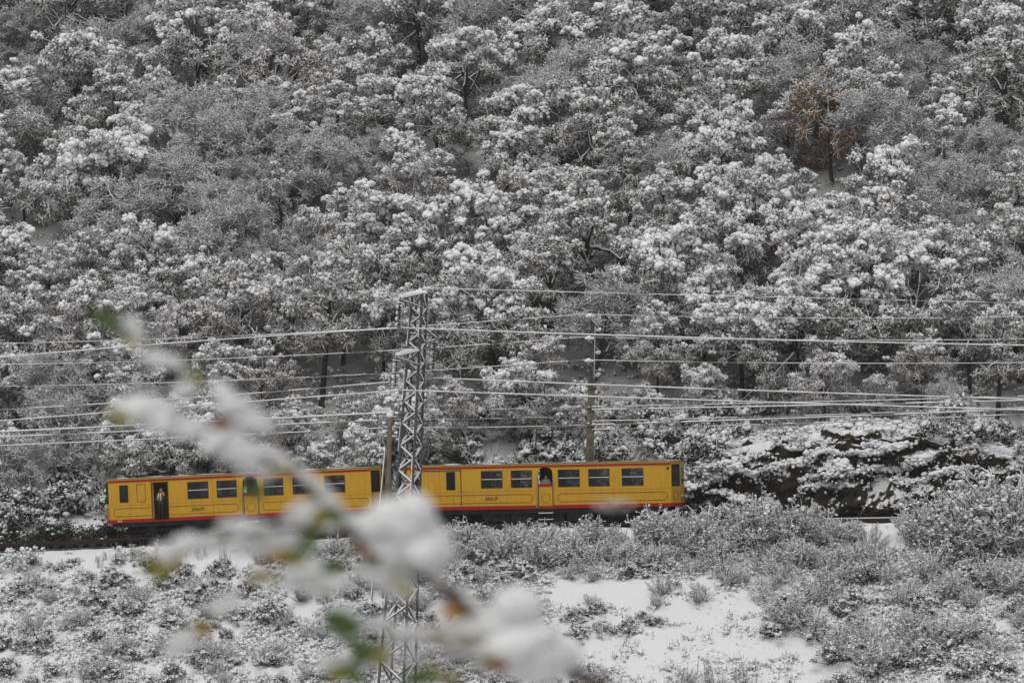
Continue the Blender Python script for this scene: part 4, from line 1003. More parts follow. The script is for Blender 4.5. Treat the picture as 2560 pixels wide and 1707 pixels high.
# ================================================================ PEOPLE
SKINM = mat('skin', (0.55, 0.30, 0.22), 0.6); HAIR = mat('hair', (0.05, 0.03, 0.02), 0.8)
def person(name_loc, rotz, joints, h, jacket, trousers, hairm, label, hat=None):
    """one skinned body; joints: dict name -> local position (metres), links fixed below"""
    J = joints; names = list(J)
    links = [('pel', 'spi'), ('spi', 'che'), ('che', 'nek'), ('nek', 'hea'), ('hea', 'top'), ('che', 'shL'), ('shL', 'elL'), ('elL', 'wrL'), ('wrL', 'haL'), ('che', 'shR'), ('shR', 'elR'), ('elR', 'wrR'), ('wrR', 'haR'),
             ('pel', 'hiL'), ('hiL', 'knL'), ('knL', 'anL'), ('anL', 'toL'), ('pel', 'hiR'), ('hiR', 'knR'), ('knR', 'anR'), ('anR', 'toR')]
    rad = dict(pel=.13, spi=.125, che=.14, nek=.055, hea=.088, top=.075, sh=.062, el=.045, wr=.032, ha=.03, hi=.088, kn=.06, an=.045, to=.04)
    me = bpy.data.meshes.new('person'); me.from_pydata([J[k] for k in names], [(names.index(a), names.index(b)) for a, b in links], [])
    o = bpy.data.objects.new('tmp', me); C.objects.link(o)
    o.modifiers.new('s', 'SKIN'); ss = o.modifiers.new('u', 'SUBSURF'); ss.levels = 2; ss.render_levels = 2
    for i, k in enumerate(names):
        r = rad.get(k, rad.get(k[:2])); me.skin_vertices[0].data[i].radius = (r, r * (.85 if k in ('pel', 'spi', 'che') else 1))
        me.skin_vertices[0].data[i].use_root = (k == 'pel')
    dg = bpy.context.evaluated_depsgraph_get(); m2 = bpy.data.meshes.new_from_object(o.evaluated_get(dg)); bpy.data.objects.remove(o)
    m2.name = 'person'
    for q in (SKINM, trousers): m2.materials.append(q)
    hipz = J['pel'][2] + .02; nz = J['nek'][2]
    for p in m2.polygons:
        p.material_index = 1 if p.center.z < hipz else 0; p.use_smooth = True
    ob = bpy.data.objects.new('person', m2); C.objects.link(ob); ob.location = name_loc; ob.rotation_euler = (0, 0, rotz); tag(ob, label, 'person')
    def shell(name, test, off, mt):
        vv = [v.co + v.normal * off for v in m2.vertices]; ff = [list(p.vertices) for p in m2.polygons if test(p.center)]
        ids = sorted({i for f in ff for i in f}); mp = {i: k for k, i in enumerate(ids)}
        mm = bpy.data.meshes.new(name); mm.from_pydata([vv[i] for i in ids], [], [[mp[i] for i in f] for f in ff]); mm.materials.append(mt)
        for p in mm.polygons: p.use_smooth = True
        oo = bpy.data.objects.new(name, mm); C.objects.link(oo); oo.parent = ob; return oo
    hz = J['hea'][2]; wrs = [Vector(J['haL']), Vector(J['haR'])]
    shell('jacket', lambda c: hipz - .12 < c.z < nz + .02 and min((c - w).length for w in wrs) > .09, .022, jacket)
    hx, hy = J['hea'][0], J['hea'][1]
    if hat: shell('hood', lambda c: c.z > nz + .0 and not (c.y < hy - .03 and c.z < hz + .05), .02, hat)
    else: shell('hair', lambda c: c.z > hz - .02 and (c.z > hz + .055 or c.y > hy - .02), .014, hairm)
    # face: nose, eyes, mouth
    f = MB(); fy = hy - .088
    f.lumps([[hx, fy, hz - .01]], [.016], np.random.default_rng(1), 0, 1, .05, 1.4); fo = f.build('nose', [SKINM], ob)
    f = MB(); f.lumps([[hx - .03, fy + .008, hz + .015], [hx + .03, fy + .008, hz + .015]], [.01, .01], np.random.default_rng(1), 0, 1, .02, .7); f.build('eyes', [HAIR], ob)
    f = MB(); f.box((hx, fy + .008, hz - .045), (.022, .006, .005)); f.build('mouth', [mat('lips', (.35, .12, .1))], ob)
    for k in ('L', 'R'):   # fingers
        w, hnd = Vector(J['wr' + k]), Vector(J['ha' + k]); d = (hnd - w).normalized(); sd_ = d.cross(Vector((0, 1, 0))).normalized() if abs(d.y) < .9 else Vector((1, 0, 0))
        f = MB()
        for i in range(4):
            b0 = hnd + sd_ * (.012 * (i - 1.5) * 1.3); f.tube([b0, b0 + d * (.04 + .004 * (i in (1, 2))), b0 + d * .06 + Vector((0, .02, -.01))], [.009, .008, .006], 5)
        b0 = w + d * .03 + sd_ * .03; f.tube([b0, b0 + sd_ * .02 + d * .03, b0 + sd_ * .022 + d * .05], [.01, .009, .007], 5)
        f.build('fingers', [SKINM], ob)
    return ob
def standing(h=1.66, armL=(.14, -.28, 1.0), armR=(-.16, -.3, 1.02)):
    k = h / 1.66
    J = dict(pel=(0, 0, .92), spi=(0, .01, 1.08), che=(0, 0, 1.27), nek=(0, 0, 1.42), hea=(0, -.01, 1.54), top=(0, 0, 1.62), shL=(.17, 0, 1.36), elL=(.23, -.02, 1.1), wrL=armL, haL=(armL[0] - .03, armL[1] - .06, armL[2] + .03),
             shR=(-.17, 0, 1.36), elR=(-.23, -.02, 1.1), wrR=armR, haR=(armR[0] + .03, armR[1] - .06, armR[2] + .03), hiL=(.09, 0, .86), knL=(.10, -.02, .47), anL=(.10, .01, .07), toL=(.11, -.13, .03),
             hiR=(-.09, 0, .86), knR=(-.10, -.01, .47), anR=(-.11, .03, .07), toR=(-.12, -.11, .03))
    return {a: (x * k, y * k, z * k) for a, (x, y, z) in J.items()}
def seated(h=1.6):
    return dict(pel=(0, 0, .45), spi=(0, .02, .62), che=(0, 0, .82), nek=(0, 0, .98), hea=(0, -.02, 1.10), top=(0, -.01, 1.18), shL=(.16, 0, .92), elL=(.22, -.06, .68), wrL=(.12, -.28, .62), haL=(.08, -.34, .62),
                shR=(-.16, 0, .92), elR=(-.22, -.06, .68), wrR=(-.12, -.28, .62), haR=(-.08, -.34, .62), hiL=(.09, -.04, .43), knL=(.1, -.42, .46), anL=(.1, -.44, .08), toL=(.1, -.56, .04),
                hiR=(-.09, -.04, .43), knR=(-.1, -.42, .46), anR=(-.1, -.44, .08), toR=(-.1, -.56, .04))
DARKC = mat('dark_cloth', (0.02, 0.02, 0.022), 0.9); PALEC = mat('pale_jacket', (0.42, 0.40, 0.37), 0.9); WHITEC = mat('white_cloth', (0.6, 0.6, 0.6), 0.9); OLIVEC = mat('olive_cloth', (0.07, 0.07, 0.05), 0.9)
REDC = mat('pink_hat', (0.5, 0.2, 0.18), 0.9)
sp_ = px_s(401, -1.0); q = tw(sp_, -0.88, zr(sp_) + ZB + 0.045)
pa = person(q, -ANG, standing(1.66, (.10, -.20, 1.12), (-.12, -.22, 1.0)), 1.66, OLIVEC, DARKC, HAIR, 'person in dark trousers standing in the open carriage doorway, facing out')
m = MB(); m.tube([(.13, -.12, 1.40), (.16, -.15, 1.33), (.20, -.14, 1.24)], [.05, .07, .05], 8); m.build('shoulder_bag', [ORANGE], pa)
m = MB(); m.tube([(0.02, -.16, 1.38), (.035, -.19, 1.2), (.03, -.18, 1.0)], [.03, .055, .04], 8); m.tube([(-.06, -.16, 1.36), (-.10, -.19, 1.2), (-.10, -.16, 1.08)], [.02, .035, .03], 8); m.build('scarf', [WHITEC], pa)
sp_ = px_s(1361, -1.0); q = tw(sp_, -0.62, zr(sp_) + ZB + 0.045)
person(q, -ANG + .2, standing(1.60), 1.6, PALEC, DARKC, HAIR, 'person in a pale hooded jacket leaning at the arched half door', hat=PALEC)
sp_ = px_s(860, -.7); q = tw(sp_, -0.72, zr(sp_) + ZB + 0.18)
person(q, -ANG - 1.4, seated(), 1.6, WHITEC, DARKC, HAIR, 'seated person in a white top behind the window nearest the left cab')

# loose snow whirled up by the passing train
def spray():
    c = tw(px_s(1535, -1.5), -1.75); c.z = zr(px_s(1535, -1.5)) + 1.05
    m = MB(); m.lumps([[0, 0, 0]], [1.0], np.random.default_rng(3), 0, 3, 0, 1.0)
    o = m.build('snow_spray', []); o.data.materials.clear(); o.location = c; o.rotation_euler = (0, 0, -ANG); o.scale = (1.5, .32, .62)
    mt = bpy.data.materials.new('whirled_snow'); mt.use_nodes = True; n = mt.node_tree.nodes; l = mt.node_tree.links; n.remove(n['Principled BSDF'])
    v = n.new('ShaderNodeVolumePrincipled'); v.inputs['Color'].default_value = (.97, .97, .98, 1)
    tc = n.new('ShaderNodeTexCoord'); nz = n.new('ShaderNodeTexNoise'); nz.inputs['Scale'].default_value = 1.6; nz.inputs['Detail'].default_value = 4
    ln = n.new('ShaderNodeVectorMath'); ln.operation = 'LENGTH'; l.new(tc.outputs['Object'], ln.inputs[0]); l.new(tc.outputs['Object'], nz.inputs['Vector'])
    f = n.new('ShaderNodeMapRange'); f.inputs[1].default_value = 1.0; f.inputs[2].default_value = .25; f.inputs[3].default_value = 0; f.inputs[4].default_value = 2.6; l.new(ln.outputs['Value'], f.inputs[0])
    g_ = n.new('ShaderNodeMapRange'); g_.inputs[1].default_value = .40; g_.inputs[2].default_value = .62; l.new(nz.outputs['Fac'], g_.inputs[0])
    mu = n.new('ShaderNodeMath'); mu.operation = 'MULTIPLY'; l.new(f.outputs[0], mu.inputs[0]); l.new(g_.outputs[0], mu.inputs[1]); l.new(mu.outputs[0], v.inputs['Density'])
    l.new(v.outputs[0], n['Material Output'].inputs['Volume']); o.data.materials.append(mt)
    tag(o, 'puff of loose snow whirled up beside the leading carriage', 'snow spray', kind='stuff')
spray()

# ================================================================ POLES AND WIRES
STEEL = noisy('galvanised_steel', [(0.35, (0.05, 0.054, 0.058)), (0.65, (0.10, 0.104, 0.11))], 5, 0.6, spec=0.3, metal=0.2)
GLASSI = mat('insulator_glass', (0.03, 0.035, 0.035), 0.2); GREENI = mat('green_insulator', (0.18, 0.27, 0.25), 0.2)
CONC = noisy('concrete_pole', [(0.35, (0.12, 0.105, 0.08)), (0.65, (0.20, 0.175, 0.135))], 4, 0.9)
POLEW = noisy('weathered_wood', [(0.35, (0.12, 0.10, 0.075)), (0.65, (0.20, 0.17, 0.13))], 3, 0.9)
WIRE = mat('wire_dull', (0.32, 0.32, 0.32), 0.7)
def snowbar(m, p0, p1, w, sw=None, mi=0, ms=1):
    m.bar(p0, p1, w, w, mi); sw = sw or w * 1.1
    p0, p1 = Vector(p0), Vector(p1); o = Vector((0, 0, w * .5 + sw * .34)); m.bar(p0 + o, p1 + o, sw, sw * .66, ms)
def pylon():
    d = 182.5; sc_ = F / d
    bz = ground((985 - 1280) / F * d, d) - .3
    top_px = (1049, 733); zt = CZ + (HY - top_px[1]) / F * d
    leanx = 0.058; H = (zt - bz)
    xt = (top_px[0] - 1280) / F * d
    root = empty('lattice_pylon', (xt - leanx * H, d, bz), (0, math.atan(leanx), R(-22)))
    # keep the lean in the picture plane while the tower is turned
    root.rotation_euler = (Matrix.Rotation(math.atan(leanx), 3, 'Y') @ Matrix.Rotation(R(-24), 3, 'Z')).to_euler()
    tag(root, 'snow-dusted steel lattice pylon standing between the two carriages', 'pylon')
    hz = lambda py: (HY - py) / sc_ + CZ - bz
    wz = lambda z: float(np.interp(z, [hz(1900), hz(1560), hz(1200), hz(800), hz(733)], [1.45, 1.12, .77, .52, .49]))
    cs = [(-1, -1), (1, -1), (1, 1), (-1, 1)]
    zs = [0.0]
    while zs[-1] < H - .3: zs.append(zs[-1] + wz(zs[-1]) * 0.74)
    zs[-1] = H
    def corner(i, z): w = wz(z) / 2; return Vector((cs[i % 4][0] * w, cs[i % 4][1] * w, z))
    for i in range(4):
        m = MB(); ps = [0, H * .25, H * .5, H * .75, H]
        for a, b in zip(ps, ps[1:]): m.bar(corner(i, a), corner(i, b), .095, .095, 0)
        # snow stuck to the windward side of the leg
        off = Vector((-.058, -.02, 0))
        rr = random.Random(i)
        z = 0.5
        while z < H - .5:
            L_ = rr.uniform(.15, .9)
            if rr.random() < .6: m.bar(corner(i, z) + off, corner(i, min(H, z + L_)) + off, .03, .06, 1)
            z += L_ + .1
        m.build('leg', [STEEL, SNOW], root)
    for i in range(4):
        m = MB()
        for k, (a, b) in enumerate(zip(zs, zs[1:])):
            if (k + i) % 2: snowbar(m, corner(i, a), corner(i + 1, b), .070, .078)
            else: snowbar(m, corner(i + 1, a), corner(i, b), .070, .078)
        for py in (760, 765 + 30, 833, 869, 910):
            z = hz(py); snowbar(m, corner(i, z), corner(i + 1, z), .04, .045)
        m.build('bracing', [STEEL, SNOW], root)
    Ld = root.matrix_basis.to_3x3().inverted()
    def insul(parent, tip, length, px_r=.13):
        m = MB(); t = Vector(tip); n = 9
        m.tube([t, t - Vector((0, 0, length))], .02, 6, 0)
        for k in range(n):
            z = .16 + (length - .2) * k / (n - 1); m.tube([t - Vector((0, 0, z - .02)), t - Vector((0, 0, z + .012)), t - Vector((0, 0, z + .03))], [.03, px_r, .05], 10, 0)
            m.lumps([[t.x - px_r * .75, t.y - .03, t.z - z]], [.055 * (k % 2) + .02], np.random.default_rng(k), 1, 1, .2, 1.2)
        m.bar(t + Vector((-.2, 0, -.12)), t + Vector((.2, 0, -.12)), .03, .03, 0); m.bar(t + Vector((-.2, 0, -.09)), t + Vector((.2, 0, -.09)), .05, .03, 1)
        m.build('insulator', [GLASSI, SNOW], parent)
    arms = [(-1, 750, 2.0), (1, 838, 1.9), (-1, 893, 2.0)]
    tips = []
    for sg, py, ln in arms:
        z = hz(py); w = wz(z) / 2; tip = Vector((0, sg * ln, z - .05)); m = MB()
        for sx in (-1, 1):
            a = Vector((sx * w, sg * w, z + .30)); b = Vector((sx * w, sg * w, z - .32))
            snowbar(m, a, tip + Vector((sx * .06, 0, .04)), .05, .07); snowbar(m, b, tip + Vector((sx * .06, 0, -.04)), .05, .05)
            for t in (.35, .68):
                pa_ = a.lerp(tip, t); pb = b.lerp(tip, t - .2); snowbar(m, pa_, pb, .035, .03)
        for t in (.0, .35, .68):
            snowbar(m, Vector((-w * (1 - t) - .02, sg * w + (tip.y - sg * w) * t, z + .3 * (1 - t))), Vector((w * (1 - t) + .02, sg * w + (tip.y - sg * w) * t, z + .3 * (1 - t))), .035, .05)
        if sg < 0:   # snow lying on the flat upper face of the arm
            m.add([(-w, sg * w, z + .33), (w, sg * w, z + .33), (.07, tip.y, z + .06), (-.07, tip.y, z + .06), (-w, sg * w, z + .41), (w, sg * w, z + .41), (.06, tip.y, z + .14), (-.06, tip.y, z + .14)],
                  [[4, 5, 6, 7], [0, 3, 2, 1], [0, 1, 5, 4], [1, 2, 6, 5], [2, 3, 7, 6], [3, 0, 4, 7]], 1)
        ao = m.build('cross_arm', [STEEL, SNOW], root)
        insul(ao, tip + Vector((0, 0, -.05)), 1.25 if sg < 0 else 1.45); tips.append(ao)
    m = MB(); w = wz(H) / 2
    m.box((0, 0, H + .02), (w + .06, w + .06, .02), 0); m.lumps([[0, 0, H + .08], [-.2, .1, H + .08], [.25, -.1, H + .07]], [.26, .22, .2], np.random.default_rng(3), 1, 2, .06, .4)
    m.bar((-w - .05, w, H + .05), (w + .35, w, H + .02), .05, .04, 0); m.build('top_plate', [STEEL, SNOW], root)
    return root
pylon()

def wooden_pole():
    d = 192.6; p0 = P(961, 1395, d); p1 = P(975.5, 1040, d); gz = ground(p0.x, p0.y); p0.z = gz - .4
    H = p1.z - p0.z; root = empty('wooden_pole', p0, (0, math.atan2(p1.x - p0.x, H), 0)); tag(root, 'brown wooden pole leaning slightly, just left of the lattice pylon', 'pole')
    m = MB(); m.tube([(0, 0, 0), (0, 0, H * .5), (0, 0, H)], [.155, .14, .115], 12); m.build('shaft', [POLEW], root)
    m = MB()
    for dz in (.15, -.35, -.8):
        snowbar(m, (-.35, 0, H + dz - .2), (.35, 0, H + dz - .2), .05, .07)
        for x in (-.3, .3): m.tube([(x, 0, H + dz - .18), (x, 0, H + dz - .02)], [.04, .05], 8, 2); m.lumps([[x, 0, H + dz + .02]], [.09], np.random.default_rng(2), 1, 2, .1, .8)
    m.lumps([[0, 0, H + .05], [0.02, 0, H + .2], [-.05, 0, H + .32]], [.15, .12, .07], np.random.default_rng(2), 1, 2, .1, .9)
    m.build('insulator_bracket', [STEEL, SNOW, GREENI], root)
    m = MB(); a = Vector((-.16, -.1, H - 1.5)); m.tube([a, (-.62, -.3, .15)], .035, 7, 0); m.tube([a + Vector((-.03, 0, 0)), Vector((-.65, -.3, .15))], .035, 6, 1); m.build('stay', [STEEL, SNOW], root)
    m = MB(); m.tube([(-.12, 0, H - 1.9), (-.4, 0, H - 1.85), (-.58, 0, H - 2.0), (-.62, 0, H - 2.3)], .02, 6, 0); m.tube([(-.12, 0, H - 1.87), (-.4, 0, H - 1.82), (-.58, 0, H - 1.97)], .022, 6, 1)
    m.build('lamp_bracket', [STEEL, SNOW], root)
wooden_pole()

def concrete_pole():
    v = 3.4; s = px_s(1471, v); b = tw(s, v); d = b.y; gz = ground(b.x, b.y) - .4; zt = CZ + (HY - 925) / F * d; H = zt - gz
    root = empty('concrete_pole', (b.x, b.y, gz), (0, .022, R(8))); tag(root, 'concrete pole with three insulator arms rising behind the right carriage', 'pole')
    m = MB(); n = 11
    wz = lambda z: .20 - .08 * z / H
    for sx in (-1, 1):
        for k in range(n):
            z0, z1 = H * k / n, H * (k + 1) / n; m.bar((sx * (wz(z0) - .05), 0, z0), (sx * (wz(z1) - .05), 0, z1), .085, .18)
    for k in range(n + 1):
        z0 = H * k / n; m.bb(-wz(z0) + .09, wz(z0) - .09, -.085, .085, z0 - .12, z0 + .10)
    m.build('shaft', [CONC], root)
    zz = lambda py: CZ + (HY - py) / F * d - gz
    m = MB(); m.bar((.02, -.12, H - 1.0), (.02, -.12, zz(812)), .10, .12, 0); m.bar((-.10, -.12, H - .6), (-.10, -.12, zz(800)), .05, .05, 0); m.bar((.09, -.12, H - .4), (.09, -.12, zz(815)), .035, .05, 1)
    m.build('mast', [STEEL, SNOW], root)
    for py in (800, 856, 912):
        z = zz(py); m = MB(); snowbar(m, (-.20, -.3, z), (.32, .2, z - .42), .07, .06); snowbar(m, (-.18, -.28, z - .05), (0.0, -.12, z - 1.0), .045, .03)
        m.lumps([[.3, .1, z - .5], [.36, .0, z - .45]], [.13, .1], np.random.default_rng(int(py)), 1, 2, .12, .7)
        a = m.build('cross_arm', [STEEL, SNOW], root)
        m = MB(); m.tube([(-.22, -.32, z - .02), (-.22, -.32, z + .06), (-.22, -.32, z + .1), (-.22, -.32, z + .17)], [.05, .12, .07, .11], 12, 0); m.lumps([[-.22, -.32, z + .22], [-.34, -.32, z + .19], [-.08, -.32, z + .19]], [.17, .10, .10], np.random.default_rng(4), 1, 2, .06, .62)
        m.build('insulator', [GREENI, SNOW], a)
    for py in (965, 1020, 1060): 
        m = MB(); z = zz(py); m.bb(-.2, .2, -.15, -.11, z - .1, z + .02, 0); m.lumps([[0.1, -.14, z + .05], [-.14, -.14, z + .05]], [.08, .08], np.random.default_rng(6), 1, 1, .1, .6); m.build('clamp', [STEEL, SNOW], root)
concrete_pole()

def wire(pts, dl, dr, r, label, snow=1.0, name='power_line', group='snow-laden wires across the hillside'):
    """overhead wire hanging through the given picture points; depth runs linearly from dl at the left to dr at the right"""
    pts = sorted(pts); x = np.array([p[0] for p in pts], float); y = np.array([p[1] for p in pts], float)
    # a natural hanging curve: least-squares parabola over each span
    m = MB(); xx = np.arange(pts[0][0], pts[-1][0] + 1, 28.0); xx = np.append(xx, pts[-1][0]) if xx[-1] < pts[-1][0] else xx
    if len(pts) >= 3: co = np.polyfit(x, y, 2); yy = np.polyval(co, xx)
    else: yy = np.interp(xx, x, y)
    # keep ends exact
    yy = yy + np.interp(xx, [x[0], x[-1]], [y[0] - yy[0], y[-1] - yy[-1]])
    D = lambda q: dl + (dr - dl) * (q - x[0]) / (x[-1] - x[0])
    W_ = [P(a, b, D(a)) for a, b in zip(xx, yy)]
    m.tube([w - Vector((0, 0, r * .6)) for w in W_], r * .7, 5, 0)
    rg = np.random.default_rng(int(abs(y[0]) * 7)); run = []
    for k, w in enumerate(W_):
        gap = rg.random() > snow
        if not gap: run.append(w)
        if gap or k == len(W_) - 1:
            if len(run) > 1:
                m.tube(run, [r * rg.uniform(.6, 1.0) for _ in run], 5, 1)
            run = []
    o = m.build(name, [WIRE, SNOW]); tag(o, label, 'wire', group)
LX, RX = -260, 2840
hv = 182.5
wire([(LX, 918), (0, 890), (460, 856), (900, 824.5), (1005, 819)], 196, hv - 1.6, .034, 'upper thick wire running left from the topmost insulator of the pylon')
wire([(1005, 819), (1280, 827), (1640, 841), (2560, 862.6), (RX, 867)], hv - 1.6, 178, .034, 'upper thick wire running right from the topmost insulator of the pylon')
wire([(LX, 1036), (0, 1023), (206, 1015), (463, 992), (620, 983), (900, 960), (1087, 944)], 198, hv + 1.9, .028, 'wire running left from the insulator on the right side of the pylon', .8)
wire([(1087, 944), (1460, 961), (1767, 971), (1997, 979), (2560, 996), (RX, 1004)], hv + 1.9, 182, .032, 'wire running right from the insulator on the right side of the pylon', .93)
wire([(LX, 1072), (0, 1051), (110, 1042), (410, 1020), (610, 1004), (900, 982), (1008, 974.6)], 196, hv - 1.6, .032, 'wire running left from the lowest insulator of the pylon')
wire([(1008, 974.6), (1460, 989), (1800, 1001), (2560, 1023.5), (RX, 1032)], hv - 1.6, 178, .032, 'wire running right from the lowest insulator of the pylon')
wire([(1063, 720), (1285, 727), (1660, 736), (2092, 746), (2560, 757), (RX, 763)], hv, 179, .020, 'thin top earth wire running right from the pylon head', .85)
wire([(LX, 790), (0, 768), (574, 745), (880, 730), (1040, 722)], 196, hv, .014, 'thin top earth wire running left from the pylon head', .3)
ld = tw(px_s(1471, 3.4), 3.4).y - .3
for (pl, pr_, nm) in (([(LX, 862), (0, 856), (383, 848), (608, 838), (1060, 814), (1460, 785)], [(1460, 785), (1660, 791), (2000, 795), (2560, 790), (RX, 784)], 'top'),
                      ([(LX, 913), (0, 908), (460, 900), (900, 880), (1085, 869), (1458, 842)], [(1458, 842), (1800, 848), (2000, 850), (2560, 847), (RX, 842)], 'middle'),
                      ([(LX, 967), (0, 964), (400, 957), (900, 935.5), (1110, 924), (1457, 899)], [(1457, 899), (1800, 906), (2200, 908), (2560, 905), (RX, 902)], 'lowest')):
    wire(pl, 215, ld, .022, f'wire running left from the {nm} insulator arm of the concrete pole', .9)
    wire(pr_, ld, 202, .021 if nm != 'top' else .016, f'wire running right from the {nm} insulator arm of the concrete pole', .9)
wd = 192.6
wire([(LX, 1090), (0, 1078), (268, 1066), (520, 1053), (975, 1030)], 201, wd, .042, 'thick snowy cable left of the wooden pole, topmost of its bundle', 1)
wire([(LX, 1103), (98, 1086), (321, 1078), (975, 1048)], 201, wd, .034, 'snowy cable left of the wooden pole, second of its bundle', .8)
wire([(LX, 1124), (0, 1111), (180, 1106), (520, 1090), (975, 1068)], 201, wd, .028, 'snowy cable left of the wooden pole, lowest of its bundle', .7)
wire([(975, 1030), (1250, 1022), (1480, 1016)], wd, ld, .022, 'cable from the wooden pole to the concrete pole, topmost', .55)
wire([(975, 1048), (1120, 1046), (1300, 1045), (1480, 1036)], wd, ld, .015, 'cable from the wooden pole to the concrete pole, thin middle one', .4)
wire([(975, 1068), (1140, 1068), (1300, 1066), (1480, 1061)], wd, ld, .03, 'cable from the wooden pole to the concrete pole, lowest', .75)
wire([(1480, 1016), (1800, 1011), (2130, 1001), (2560, 989), (RX, 981)], ld, 196, .028, 'snowy cable right of the concrete pole, topmost of its bundle', .85)
wire([(1480, 1023), (1640, 1018), (1990, 1014), (2200, 1008), (2560, 999), (RX, 992)], ld, 196, .040, 'thick snowy cable right of the concrete pole, second of its bundle', .95)
wire([(1480, 1052), (1700, 1047), (1970, 1040), (2560, 1016), (RX, 1006)], ld, 196, .028, 'snowy cable right of the concrete pole, third of its bundle', .75)
wire([(1480, 1061), (1640, 1057), (1850, 1051), (2080, 1040), (2560, 1021), (RX, 1010)], ld, 196, .040, 'thick snowy cable right of the concrete pole, fourth of its bundle', .9)
wire([(1480, 1073), (1700, 1067), (1920, 1060), (2560, 1034), (RX, 1020)], ld, 196, .028, 'snowy cable right of the concrete pole, lowest of its bundle', .7)
def post(px, py0, py1, v, label):
    s = px_s(px, v); b = tw(s, v); gz = ground(b.x, b.y) - .2; zt = CZ + (HY - py1) / F * b.y
    m = MB(); m.tube([(0, 0, 0), (0.0, 0, zt - gz)], .05, 7); o = m.build('fence_post', [POLEW]); o.location = (b.x, b.y, gz); o.rotation_euler = (0, -.08, 0); tag(o, label, 'post')
post(1170, 1130, 1090, 9.5, 'short dark post on the snowy bank right of the pylon')

